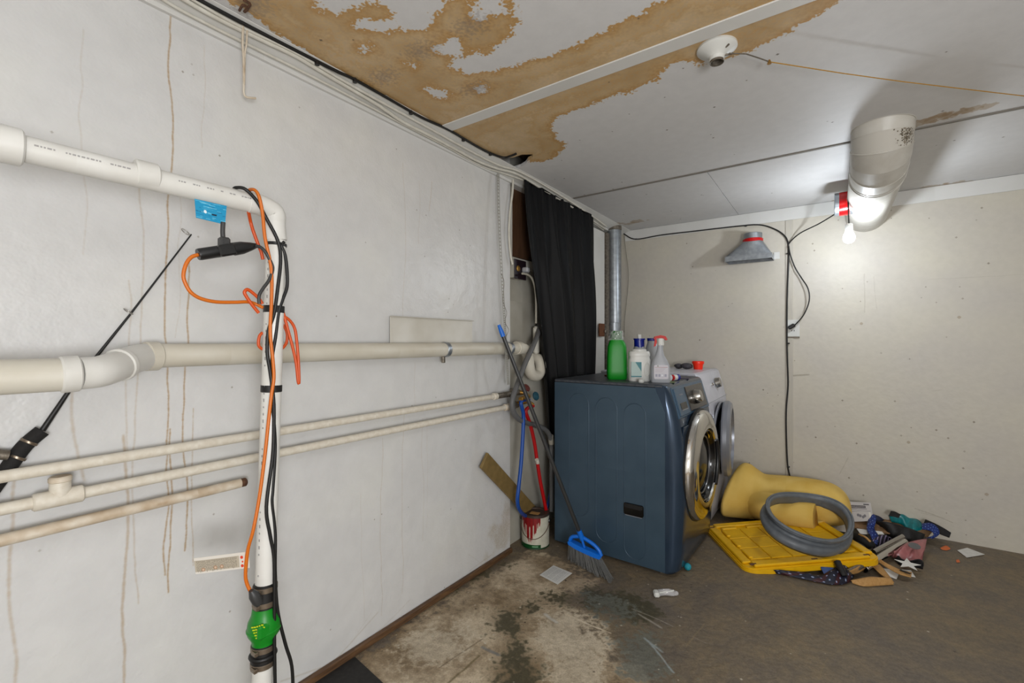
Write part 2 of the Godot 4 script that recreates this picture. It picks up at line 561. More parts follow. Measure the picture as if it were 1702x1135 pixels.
# white ceiling board with the tan water stains where they are
func ceiling_paint() -> StandardMaterial3D:
	var w := 1180
	var h := 1640
	var rect := Rect2(0, 0, 2.6, 3.6)
	var stains := [
		[Vector2(0.162, 3.211), Vector2(0.111, 3.114), Vector2(0.085, 2.919), Vector2(0.078, 2.684), Vector2(0.072, 2.379), Vector2(0.073, 2.215), Vector2(0.157, 2.082), Vector2(0.353, 2.116), Vector2(0.612, 2.154), Vector2(0.821, 2.171), Vector2(1.021, 2.184), Vector2(1.155, 2.185), Vector2(1.310, 2.193), Vector2(1.417, 2.202), Vector2(1.513, 2.262), Vector2(1.191, 2.487), Vector2(1.105, 2.471), Vector2(1.052, 2.459), Vector2(0.991, 2.448), Vector2(0.927, 2.445), Vector2(0.856, 2.435), Vector2(0.762, 2.436), Vector2(0.661, 2.449), Vector2(0.570, 2.468), Vector2(0.500, 2.479), Vector2(0.434, 2.512), Vector2(0.416, 2.576), Vector2(0.472, 2.598), Vector2(0.520, 2.602), Vector2(0.570, 2.567), Vector2(0.654, 2.584), Vector2(0.725, 2.623), Vector2(0.758, 2.691), Vector2(0.759, 2.728), Vector2(0.682, 2.782), Vector2(0.616, 2.807), Vector2(0.548, 2.795), Vector2(0.483, 2.754), Vector2(0.462, 2.776), Vector2(0.435, 2.794), Vector2(0.418, 2.819), Vector2(0.376, 2.829), Vector2(0.332, 2.851), Vector2(0.327, 2.890), Vector2(0.329, 2.913), Vector2(0.363, 2.895), Vector2(0.409, 2.863), Vector2(0.453, 2.868), Vector2(0.467, 2.892), Vector2(0.419, 2.937), Vector2(0.369, 2.950), Vector2(0.311, 2.959), Vector2(0.298, 2.988), Vector2(0.336, 3.038), Vector2(0.317, 3.102)],
		[Vector2(0.061, 2.202), Vector2(0.029, 1.822), Vector2(0.151, 1.776), Vector2(0.250, 1.686), Vector2(0.349, 1.721), Vector2(0.453, 1.811), Vector2(0.445, 1.872), Vector2(0.468, 1.988), Vector2(0.524, 2.049), Vector2(0.596, 2.066), Vector2(0.693, 2.063), Vector2(0.823, 2.085), Vector2(0.889, 2.079), Vector2(0.967, 2.091), Vector2(1.009, 2.159), Vector2(1.082, 2.153), Vector2(1.127, 2.105), Vector2(1.205, 2.082), Vector2(1.270, 2.090), Vector2(1.320, 2.095), Vector2(1.382, 2.113), Vector2(1.422, 2.145), Vector2(1.495, 2.178), Vector2(1.513, 2.237), Vector2(1.378, 2.266), Vector2(1.043, 2.257), Vector2(0.592, 2.258)],
	]
	var holes := [
		[Vector2(0.248, 2.544), Vector2(0.282, 2.535), Vector2(0.293, 2.483), Vector2(0.298, 2.439), Vector2(0.254, 2.432), Vector2(0.232, 2.485)], [Vector2(0.400, 2.452), Vector2(0.444, 2.436), Vector2(0.454, 2.400), Vector2(0.403, 2.386), Vector2(0.385, 2.414)], [Vector2(0.299, 2.687), Vector2(0.326, 2.676), Vector2(0.318, 2.653), Vector2(0.289, 2.665)], [Vector2(0.263, 2.834), Vector2(0.286, 2.825), Vector2(0.269, 2.793), Vector2(0.242, 2.801)],
		[Vector2(0.436, 2.676), Vector2(0.498, 2.697), Vector2(0.531, 2.691), Vector2(0.528, 2.655), Vector2(0.525, 2.614), Vector2(0.486, 2.599), Vector2(0.460, 2.629)], [Vector2(0.407, 2.587), Vector2(0.467, 2.593), Vector2(0.533, 2.578), Vector2(0.651, 2.540), Vector2(0.760, 2.533), Vector2(1.044, 2.528), Vector2(0.802, 2.697), Vector2(0.739, 2.628), Vector2(0.660, 2.569), Vector2(0.569, 2.553), Vector2(0.512, 2.577), Vector2(0.434, 2.525)], [Vector2(0.627, 2.710), Vector2(0.683, 2.768), Vector2(0.728, 2.788), Vector2(0.774, 2.756), Vector2(0.742, 2.704), Vector2(0.709, 2.682), Vector2(0.678, 2.692), Vector2(0.644, 2.692)],
		[Vector2(1.088, 2.140), Vector2(1.149, 2.065), Vector2(1.177, 2.094), Vector2(1.154, 2.126)],
	]
	var spots := [Vector2(0.400, 2.694), Vector2(0.612, 2.693), Vector2(0.187, 2.671), Vector2(0.164, 3.106), Vector2(0.405, 2.424)]
	var f := field(rect, w, h, stains, holes)
	var n1 := noise(w, h, 0.03, 41, 5)
	var n2 := noise(w, h, 0.006, 42, 4)
	var n3 := noise(w, h, 0.14, 43, 3)
	var d := PackedByteArray()
	d.resize(w * h * 3)
	for i in w * h:
		var a := n1[i] / 255.0 - 0.5
		var b := n2[i] / 255.0
		var c := n3[i] / 255.0 - 0.5
		var s := f[i] + a * 0.045 + c * 0.035
		var k := 0.985 + a * 0.03 + c * 0.012
		var r := 0.815 * k
		var g := 0.81 * k
		var bl := 0.805 * k
		if s > -0.004:
			var on := clampf((s + 0.004) / 0.006, 0.0, 1.0) * (0.9 + 0.2 * c)
			var e := exp(-maxf(s, 0.0) / 0.022)
			var ring := exp(-absf(s - 0.085) / 0.012) * 0.35
			var u := clampf(b * 1.3 - 0.1 + a * 0.5, 0.0, 1.0)
			var q := clampf(e * 0.95 + ring, 0.0, 1.0)
			r = lerpf(r, lerpf(lerpf(0.68, 0.76, u), 0.66, q) * (1.0 + c * 0.12), on)
			g = lerpf(g, lerpf(lerpf(0.56, 0.655, u), 0.47, q) * (1.0 + c * 0.12), on)
			bl = lerpf(bl, lerpf(lerpf(0.38, 0.50, u), 0.21, q) * (1.0 + c * 0.12), on)
		d[i * 3] = int(255 * clampf(r, 0, 1))
		d[i * 3 + 1] = int(255 * clampf(g, 0, 1))
		d[i * 3 + 2] = int(255 * clampf(bl, 0, 1))
	# dark mould spots round the nails
	for p in spots:
		var cx := int(p.x / 2.6 * w)
		var cy := int(p.y / 3.6 * h)
		for y in range(maxi(0, cy - 30), mini(h, cy + 30)):
			for x in range(maxi(0, cx - 45), mini(w, cx + 45)):
				var i := y * w + x
				var q := Vector2((x - cx) / 45.0, (y - cy) / 30.0).length() + (n3[i] / 255.0 - 0.5) * 1.3
				if q < 0.55:
					var k := 0.45 if q < 0.12 else 0.22
					for ch in 3:
						d[i * 3 + ch] = int(lerpf(d[i * 3 + ch], [120, 108, 100][ch], k))
	# fly specks and small chips
	var rng := RandomNumberGenerator.new()
	rng.seed = 7
	for k in 90:
		speck(d, w, h, rng.randi_range(20, w - 4), rng.randi_range(10, h - 4), rng.randi_range(1, 2), [70, 60, 50], 0.7)
	# brown run by the duct and along the back edge
	for q in [Vector3(1.857, 2.130, 1.137), Vector3(1.902, 2.130, 1.142), Vector3(1.950, 2.130, 1.145), Vector3(1.812, 2.130, 1.124), Vector3(0.166, 2.130, 0.229), Vector3(0.054, 2.130, 0.262), Vector3(0.251, 2.130, 0.258), Vector3(2.004, 2.130, -0.312), Vector3(2.086, 2.130, -0.278), Vector3(1.620, 2.130, -0.256), Vector3(1.551, 2.130, -0.208)]:
		var cx := int(q.x / 2.6 * w)
		var cy := int(clampf(q.z, 0.0, 3.5) / 3.6 * h)
		for y in range(maxi(0, cy - 22), mini(h, cy + 22)):
			for x in range(maxi(0, cx - 40), mini(w, cx + 40)):
				var i := y * w + x
				var z := Vector2((x - cx) / 40.0, (y - cy) / 22.0).length() + (n1[i] / 255.0 - 0.5) * 1.6
				if z < 0.7:
					for ch in 3:
						d[i * 3 + ch] = int(lerpf(d[i * 3 + ch], [140, 108, 70][ch], 0.35))
	var m := mat("ceiling_paint", Color.WHITE, 0.6)
	m.albedo_texture = picture(w, h, d)
	m.texture_repeat = true
	return m


func speck(d: PackedByteArray, w: int, h: int, x: int, y: int, r: int, c: Array, k: float) -> void:
	for yy in range(maxi(0, y - r), mini(h, y + r + 1)):
		for xx in range(maxi(0, x - r), mini(w, x + r + 1)):
			if Vector2(xx - x, yy - y).length() <= r + 0.2:
				for ch in 3:
					var i := (yy * w + xx) * 3 + ch
					d[i] = int(lerpf(d[i], c[ch], k))


# a line of matter (drip, scratch, crack) that wanders between points
func streak(d: PackedByteArray, w: int, h: int, a: Vector2, b: Vector2, width: float, c: Array, k: float, wander: float, sd: int) -> void:
	var rng := RandomNumberGenerator.new()
	rng.seed = sd
	var steps := int((b - a).length())
	var off := 0.0
	var drift := 0.0
	var nrm := (b - a).orthogonal().normalized()
	for s in steps:
		drift = clampf(drift * 0.96 + rng.randf_range(-0.12, 0.12), -0.5, 0.5)
		off = clampf(off + drift * wander * 0.35, -5.0, 5.0)
		var p := a.lerp(b, float(s) / steps) + nrm * off
		var kk := k * rng.randf_range(0.55, 1.0)
		var ww := width * rng.randf_range(0.7, 1.15)
		for yy in range(int(p.y - ww), int(p.y + ww) + 1):
			for xx in range(int(p.x - ww), int(p.x + ww) + 1):
				if xx >= 0 and yy >= 0 and xx < w and yy < h:
					var far := Vector2(xx - p.x, yy - p.y).length()
					if far < ww:
						var q := kk * (1.0 - far / ww) * 0.7
						for ch in 3:
							var i := (yy * w + xx) * 3 + ch
							d[i] = int(lerpf(d[i], c[ch], q))


# white semi-gloss paint over rough plaster with rusty drips
func left_paint() -> StandardMaterial3D:
	var w := 1500
	var h := 1075
	var rect := Rect2(1.4, 0, 3.0, 2.15)
	var f := field(rect, w, h, [[Vector2(1.887, 0.027), Vector2(1.811, 0.188), Vector2(1.674, 0.293), Vector2(1.568, 0.332), Vector2(1.543, 0.028), Vector2(1.639, 0.002), Vector2(1.785, 0.005)], [Vector2(2.029, 0.039), Vector2(1.936, 0.092), Vector2(1.827, 0.082), Vector2(1.795, 0.006), Vector2(1.936, 0.015)]], [], 16)
	var n1 := noise(w, h, 0.02, 51, 5)
	var n2 := noise(w, h, 0.004, 52, 3)
	var n3 := noise(w, h, 0.2, 53, 2)
	var d := PackedByteArray()
	d.resize(w * h * 3)
	var hm := PackedByteArray()
	hm.resize(w * h)
	var peel := Vector3(0.000, 1.452, 2.178)
	for j in h:
		for i in w:
			var at := j * w + i
			var src := (h - 1 - j) * w + i
			var a := n1[at] / 255.0 - 0.5
			var b := n2[at] / 255.0 - 0.5
			var k := 1.0 + a * 0.03 + b * 0.04
			var r := 0.80 * k
			var g := 0.797 * k
			var bl := 0.79 * k - maxf(0.0, b) * 0.02
			var s := f[src] + a * 0.16
			if s > 0.0:
				var q := smoothstep(0.0, 0.12, s) * 0.26 * (0.2 + 1.6 * n3[at] / 255.0)
				r = lerpf(r, 0.50, q)
				g = lerpf(g, 0.41, q)
				bl = lerpf(bl, 0.28, q)
			d[at * 3] = int(255 * clampf(r, 0, 1))
			d[at * 3 + 1] = int(255 * clampf(g, 0, 1))
			d[at * 3 + 2] = int(255 * clampf(bl, 0, 1))
			hm[at] = clampi(int(128 + a * 150 + (n3[at] - 128) * 0.10), 0, 255)
	# peeling flakes round the shiny patch
	var rng := RandomNumberGenerator.new()
	rng.seed = 5
	for k in 150:
		var z := peel.z + rng.randfn(0.0, 0.16)
		var y := peel.y + rng.randfn(0.0, 0.13)
		var cx := int((z - 1.4) / 3.0 * w)
		var cy := int((2.15 - y) / 2.15 * h)
		var rr := rng.randi_range(3, 9)
		var ang := rng.randf() * TAU
		for yy in range(-rr, rr):
			for xx in range(-rr, rr):
				var q := Vector2(xx, yy).rotated(ang)
				if absf(q.x) < rr * 0.8 and absf(q.y) < rr * 0.35 and cx + xx >= 0 and cx + xx < w and cy + yy >= 0 and cy + yy < h:
					var i := (cy + yy) * w + cx + xx
					hm[i] = clampi(hm[i] + int(30 * (1.0 - absf(q.x) / rr)), 0, 255)
	# rusty drips: wall z of the drip, top, bottom, half-width, strength
	for q in [[3.244, 2.1, 0.55, 2.6, 0.95], [3.246, 0.95, 0.50, 2.6, 1.0], [3.201, 1.42, 0.60, 2.6, 1.0], [3.190, 1.0, 0.55, 2.0, 0.6], [3.314, 1.6, 0.5, 2.6, 0.28], [3.347, 0.95, 0.25, 4.0, 0.35], [3.336, 1.35, 0.9, 2.5, 0.25], [3.537, 0.9, 0.4, 4.0, 0.25], [3.442, 1.1, 0.85, 4.0, 0.22], [3.423, 1.95, 1.4, 2.0, 0.2], [2.415, 1.95, 1.2, 1.6, 0.4], [2.322, 1.9, 1.62, 1.5, 0.35], [2.244, 1.92, 1.78, 2.0, 0.45], [2.408, 0.9, 0.12, 1.6, 0.5], [2.522, 0.8, 0.08, 1.8, 0.4], [2.300, 0.85, 0.3, 1.6, 0.35], [2.274, 0.85, 0.35, 1.2, 0.3], [2.346, 1.1, 0.9, 1.4, 0.35], [2.626, 0.6, 0.1, 1.4, 0.25], [3.163, 2.05, 1.75, 1.5, 0.3], [3.222, 1.6, 1.2, 1.5, 0.3], [1.555, 0.6, 0.1, 2.5, 0.3]]:
		var x: float = (q[0] - 1.4) / 3.0 * w
		streak(d, w, h, Vector2(x, (2.15 - q[1]) / 2.15 * h), Vector2(x + rng.randf_range(-6, 6), (2.15 - q[2]) / 2.15 * h), q[3] * 0.62, [150, 114, 72], q[4] * 0.9, 1.0, int(x))
	for k in 70:
		speck(d, w, h, rng.randi_range(2, w - 3), rng.randi_range(2, h - 3), 1, [95, 85, 70], rng.randf_range(0.2, 0.6))
	# grime along the foot of the wall, in patches
	for k in 12:
		var x := rng.randi_range(0, w - 1)
		streak(d, w, h, Vector2(x, h - 8 - rng.randi_range(0, 60)), Vector2(x + rng.randi_range(30, 120), h - 6 - rng.randi_range(0, 60)), rng.randf_range(1.0, 2.5), [160, 145, 122], 0.25, 0.5, k)
	var m := mat("wall_left_paint", Color.WHITE, 0.33)
	m.albedo_texture = picture(w, h, d)
	m.heightmap_enabled = true
	m.heightmap_texture = ImageTexture.create_from_image(Image.create_from_data(w, h, false, Image.FORMAT_L8, hm))
	m.heightmap_scale = 0.3
	return m


# cream board wall with nail holes, smears and scuffs
func back_paint() -> StandardMaterial3D:
	var w := 1040
	var h := 860
	var n1 := noise(w, h, 0.05, 61, 4)
	var n2 := noise(w, h, 0.005, 62, 3)
	var d := PackedByteArray()
	d.resize(w * h * 3)
	for i in w * h:
		var a := n1[i] / 255.0 - 0.5
		var b := n2[i] / 255.0 - 0.5
		var k := 1.0 + a * 0.03 + b * 0.04
		d[i * 3] = int(255 * clampf(0.755 * k, 0, 1))
		d[i * 3 + 1] = int(255 * clampf(0.73 * k, 0, 1))
		d[i * 3 + 2] = int(255 * clampf(0.68 * k - b * 0.02, 0, 1))
	var rng := RandomNumberGenerator.new()
	rng.seed = 9
	for k in 110:
		speck(d, w, h, rng.randi_range(2, w - 3), rng.randi_range(2, h - 3), rng.randi_range(1, 2), [110, 98, 82], rng.randf_range(0.3, 0.8))
	for q in [[Vector3(1.909, 0.160, 0.000), Vector3(2.084, 0.115, 0.000), 1.3, 0.7], [Vector3(1.937, 0.140, 0.000), Vector3(2.045, 0.127, -0.000), 1.0, 0.5], [Vector3(1.964, 1.569, 0.000), Vector3(2.371, 1.570, 0.000), 0.8, 0.35], [Vector3(1.662, 1.631, 0.000), Vector3(1.668, 1.377, 0.000), 1.5, 0.3], [Vector3(1.711, 1.608, 0.000), Vector3(1.714, 1.395, 0.000), 1.2, 0.25], [Vector3(1.240, 0.949, 0.000), Vector3(1.364, 0.967, 0.000), 3.5, 0.3], [Vector3(1.532, 0.309, 0.000), Vector3(1.580, 0.428, 0.000), 1.5, 0.3], [Vector3(1.991, 0.890, 0.000), Vector3(2.032, 0.900, 0.000), 1.0, 0.4]]:
		var a: Vector3 = q[0]
		var b: Vector3 = q[1]
		streak(d, w, h, Vector2(a.x / 2.6 * w, (2.15 - a.y) / 2.15 * h), Vector2(b.x / 2.6 * w, (2.15 - b.y) / 2.15 * h), q[2], [118, 108, 92], q[3], 0.6, int(a.x * 900))
	for q in [Vector3(2.223, 0.306, -0.000), Vector3(1.881, 0.565, 0.000), Vector3(2.110, 1.333, 0.000), Vector3(1.649, 1.307, 0.000), Vector3(2.343, 2.105, 0.000), Vector3(2.248, 2.048, 0.000), Vector3(2.366, 2.093, 0.000)]:
		speck(d, w, h, int(q.x / 2.6 * w), int((2.15 - q.y) / 2.15 * h), 3, [140, 122, 98], 0.5)
	var m := mat("wall_back_paint", Color.WHITE, 0.5)
	m.albedo_texture = picture(w, h, d)
	m.heightmap_enabled = true
	m.heightmap_texture = ImageTexture.create_from_image(Image.create_from_data(w, h, false, Image.FORMAT_L8, n1))
	m.heightmap_scale = 0.07
	return m


# worn painted concrete: bare pale patch by the left wall, dark damp spill, olive-grey sealed floor to the right
func floor_concrete() -> StandardMaterial3D:
	var w := 1360
	var h := 1450
	var rect := Rect2(0, 0, 3.0, 3.2)
	var pale := field(rect, w, h, [[Vector2(0.008, 3.032), Vector2(-0.009, 2.820), Vector2(-0.012, 2.617), Vector2(-0.030, 2.282), Vector2(-0.014, 1.870), Vector2(0.017, 1.568), Vector2(0.225, 1.495), Vector2(0.370, 1.521), Vector2(0.545, 1.603), Vector2(0.574, 1.737), Vector2(0.493, 1.825), Vector2(0.560, 1.896), Vector2(0.730, 1.959), Vector2(0.773, 1.999), Vector2(0.852, 2.072), Vector2(1.005, 2.131), Vector2(1.116, 2.381), Vector2(0.449, 2.959)]], [], 16)
	var damp := field(rect, w, h, [[Vector2(0.265, 2.195), Vector2(0.277, 2.089), Vector2(0.362, 1.977), Vector2(0.348, 1.908), Vector2(0.434, 1.835), Vector2(0.511, 1.812), Vector2(0.482, 1.717), Vector2(0.575, 1.671), Vector2(0.737, 1.622), Vector2(0.890, 1.664), Vector2(0.908, 1.810), Vector2(0.724, 1.888), Vector2(0.556, 1.888), Vector2(0.405, 1.999), Vector2(0.411, 2.124), Vector2(0.484, 2.220), Vector2(0.570, 2.262), Vector2(0.649, 2.399), Vector2(0.716, 2.534), Vector2(0.578, 2.631), Vector2(0.511, 2.479), Vector2(0.470, 2.395), Vector2(0.418, 2.267), Vector2(0.321, 2.265)], [Vector2(-0.145, 2.391), Vector2(-0.103, 2.213), Vector2(-0.036, 2.033), Vector2(0.020, 2.061), Vector2(-0.015, 2.260), Vector2(-0.032, 2.420)], [Vector2(-0.126, 2.024), Vector2(-0.034, 1.845), Vector2(0.037, 1.609), Vector2(0.087, 1.636), Vector2(0.050, 1.901), Vector2(-0.023, 2.091)]], [], 16)
	var teal := field(rect, w, h, [[Vector2(0.757, 1.978), Vector2(0.900, 1.864), Vector2(1.041, 2.043), Vector2(0.975, 2.169), Vector2(0.862, 2.197)], [Vector2(0.504, 1.786), Vector2(0.621, 1.704), Vector2(0.758, 1.757), Vector2(0.743, 1.926), Vector2(0.583, 1.852)]], [], 16)
	var bare := field(rect, w, h, [[Vector2(0.419, 2.006), Vector2(0.485, 1.926), Vector2(0.587, 1.921), Vector2(0.724, 1.982), Vector2(0.799, 2.109), Vector2(0.842, 2.246), Vector2(0.901, 2.404), Vector2(0.755, 2.507), Vector2(0.657, 2.376), Vector2(0.585, 2.260), Vector2(0.496, 2.212), Vector2(0.433, 2.124)], [Vector2(0.065, 2.563), Vector2(0.083, 2.389), Vector2(0.179, 2.272), Vector2(0.294, 2.290), Vector2(0.367, 2.413), Vector2(0.322, 2.559), Vector2(0.210, 2.655)]], [], 16)
	var n1 := noise(w, h, 0.012, 71, 5)
	var n2 := noise(w, h, 0.06, 72, 4)
	var n3 := noise(w, h, 0.25, 73, 2)
	var n4 := noise(w, h, 0.004, 74, 4)
	var d := PackedByteArray()
	d.resize(w * h * 3)
	for i in w * h:
		var a := n1[i] / 255.0 - 0.5
		var b := n2[i] / 255.0 - 0.5
		var c := n3[i] / 255.0 - 0.5
		var e := n4[i] / 255.0 - 0.5
		var warm := clampf(0.5 + a * 0.8 + e * 0.8 + b * 0.5, 0.0, 1.0)
		var k := 1.0 + b * 0.16 + c * 0.24 + a * 0.10
		var r := lerpf(0.40, 0.455, warm) * k
		var g := lerpf(0.362, 0.398, warm) * k
		var bl := lerpf(0.318, 0.308, warm) * k
		var s := pale[i] + a * 0.18 + b * 0.12 + c * 0.03
		if s > 0.0:
			var on := clampf(s / 0.08, 0.0, 1.0)
			var u := clampf(0.55 + e * 1.4 + a * 0.7 + b * 0.35, 0.0, 1.0)
			r = lerpf(r, lerpf(0.47, 0.74, u) * k, on)
			g = lerpf(g, lerpf(0.395, 0.68, u) * k, on)
			bl = lerpf(bl, lerpf(0.29, 0.585, u) * k, on)
		s = bare[i] + a * 0.15 + b * 0.14 + c * 0.04
		if s > 0.0:
			var on := clampf(s / 0.09, 0.0, 0.7)
			r = lerpf(r, 0.70 * k, on)
			g = lerpf(g, 0.655 * k, on)
			bl = lerpf(bl, 0.575 * k, on)
		s = damp[i] + a * 0.12 + b * 0.13 + c * 0.03
		if s > 0.0:
			var on := clampf(s / 0.05, 0.0, 1.0) * 0.9
			r = lerpf(r, 0.255 * k, on)
			g = lerpf(g, 0.235 * k, on)
			bl = lerpf(bl, 0.165 * k, on)
		s = teal[i] + a * 0.12 + b * 0.16 + c * 0.05
		if s > 0.0:
			var on := clampf(s / 0.05, 0.0, 0.75)
			r = lerpf(r, 0.38 * k, on)
			g = lerpf(g, 0.39 * k, on)
			bl = lerpf(bl, 0.36 * k, on)
		d[i * 3] = int(255 * clampf(r, 0, 1))
		d[i * 3 + 1] = int(255 * clampf(g, 0, 1))
		d[i * 3 + 2] = int(255 * clampf(bl, 0, 1))
	var lines := [[Vector3(0.533, 0.000, 1.970), Vector3(0.755, 0.000, 1.980), 3.0, [205, 190, 165], 0.8], [Vector3(0.600, 0.000, 1.975), Vector3(0.725, 0.000, 1.977), 2.0, [220, 208, 185], 0.7], [Vector3(0.796, 0.000, 1.785), Vector3(0.914, 0.000, 1.830), 4.0, [170, 165, 155], 0.5], [Vector3(0.761, 0.000, 1.766), Vector3(0.949, 0.000, 1.781), 2.0, [195, 190, 180], 0.6], [Vector3(0.904, 0.000, 1.952), Vector3(1.034, 0.000, 2.051), 3.0, [165, 178, 182], 0.6], [Vector3(0.872, 0.000, 1.929), Vector3(0.958, 0.000, 1.977), 4.0, [165, 178, 182], 0.5], [Vector3(1.025, 0.000, 1.888), Vector3(1.039, 0.000, 1.692), 2.5, [150, 132, 98], 0.5], [Vector3(1.342, 0.000, 1.229), Vector3(1.451, 0.000, 1.229), 1.6, [165, 150, 120], 0.6], [Vector3(1.028, 0.000, 1.810), Vector3(1.088, 0.000, 1.822), 1.4, [190, 182, 165], 0.6], [Vector3(1.526, 0.000, 1.375), Vector3(1.528, 0.000, 1.535), 1.2, [140, 122, 85], 0.6], [Vector3(1.528, 0.000, 1.535), Vector3(1.476, 0.000, 1.653), 1.2, [140, 122, 85], 0.6], [Vector3(1.476, 0.000, 1.653), Vector3(1.443, 0.000, 1.807), 1.4, [140, 122, 85], 0.6], [Vector3(1.788, 0.000, 0.884), Vector3(1.823, 0.000, 0.760), 1.0, [150, 138, 112], 0.4], [Vector3(0.462, 0.000, 2.020), Vector3(0.539, 0.000, 2.049), 6.0, [190, 188, 180], 0.5], [Vector3(0.372, 0.000, 2.347), Vector3(0.460, 0.000, 2.347), 5.0, [110, 112, 112], 0.5], [Vector3(0.318, 0.000, 2.525), Vector3(0.338, 0.000, 2.305), 2.0, [75, 62, 45], 0.6], [Vector3(0.396, 0.000, 2.560), Vector3(0.404, 0.000, 2.387), 3.0, [92, 80, 50], 0.6]]
	var rng := RandomNumberGenerator.new()
	rng.seed = 12
	for q in lines:
		streak(d, w, h, Vector2(q[0].x / 3.0 * w, q[0].z / 3.2 * h), Vector2(q[1].x / 3.0 * w, q[1].z / 3.2 * h), q[2], q[3], q[4], 1.0, rng.randi_range(1, 999))
	for k in 420:
		var x := rng.randi_range(2, w - 3)
		var y := rng.randi_range(2, h - 3)
		if rng.randf() < 0.45:
			x = rng.randi_range(2, w / 3)
			y = rng.randi_range(h / 4, h - 3)
		speck(d, w, h, x, y, rng.randi_range(1, 2), [195, 188, 172] if rng.randf() < 0.6 else [60, 50, 40], rng.randf_range(0.4, 0.9))
	for k in 160:
		var p := Vector2(rng.randi_range(0, w), rng.randi_range(0, h))
		streak(d, w, h, p, p + Vector2(rng.randf_range(15, 60), rng.randf_range(-18, 18)), 1.2, [150, 138, 112], 0.3, 0.5, k)
	var m := mat("floor_concrete", Color.WHITE, 0.55)
	m.albedo_texture = picture(w, h, d)
	m.heightmap_enabled = true
	m.heightmap_texture = ImageTexture.create_from_image(Image.create_from_data(w, h, false, Image.FORMAT_L8, n2))
	m.heightmap_scale = 0.2
	return m


# a slab whose upper or inner face carries UVs in metres
func panel(poly: Array, y0: float, y1: float, uv_size: Vector2) -> ArrayMesh:
	var b := MB.new()
	var pp := PackedVector2Array(poly)
	var ids := Geometry2D.triangulate_polygon(pp)
	for y in [y0, y1]:
		for i in range(0, ids.size(), 3):
			var q := [pp[ids[i]], pp[ids[i + 1]], pp[ids[i + 2]]]
			b.tri_n(Vector3(q[0].x, y, q[0].y), Vector3(q[1].x, y, q[1].y), Vector3(q[2].x, y, q[2].y), Vector3.UP if y == maxf(y0, y1) else Vector3.DOWN, -1, q[0] / uv_size, q[1] / uv_size, q[2] / uv_size)
	var clock := Geometry2D.is_polygon_clockwise(pp)
	for i in pp.size():
		var a := pp[i]
		var c := pp[(i + 1) % pp.size()]
		var o := Vector2(c.y - a.y, a.x - c.x) * (-1.0 if clock else 1.0)
		b.quad_n(Vector3(a.x, y0, a.y), Vector3(c.x, y0, c.y), Vector3(c.x, y1, c.y), Vector3(a.x, y1, a.y), Vector3(o.x, 0, o.y), -1, [a / uv_size, c / uv_size, c / uv_size, a / uv_size])
	return b.mesh()


# wall slab between p and q (opposite corners), UVs over the face: axis 0 wall in the yz plane, axis 2 wall in the xy plane
func wall_mesh(p: Vector3, q: Vector3, axis: int, uv: Rect2) -> ArrayMesh:
	var b := MB.new()
	var lo := p.min(q)
	var hi := p.max(q)
	var c := [Vector3(lo.x, lo.y, lo.z), Vector3(hi.x, lo.y, lo.z), Vector3(hi.x, hi.y, lo.z), Vector3(lo.x, hi.y, lo.z), Vector3(lo.x, lo.y, hi.z), Vector3(hi.x, lo.y, hi.z), Vector3(hi.x, hi.y, hi.z), Vector3(lo.x, hi.y, hi.z)]
	for fc in [[0, 1, 2, 3, Vector3.FORWARD], [4, 5, 6, 7, Vector3.BACK], [0, 1, 5, 4, Vector3.DOWN], [3, 2, 6, 7, Vector3.UP], [0, 3, 7, 4, Vector3.LEFT], [1, 2, 6, 5, Vector3.RIGHT]]:
		var u := []
		for k in 4:
			var v: Vector3 = c[fc[k]]
			u.append(Vector2(((v.z if axis == 0 else v.x) - uv.position.x) / uv.size.x, (uv.end.y - v.y) / uv.size.y))
		b.quad_n(c[fc[0]], c[fc[1]], c[fc[2]], c[fc[3]], fc[4], -1, u)
	return b.mesh()


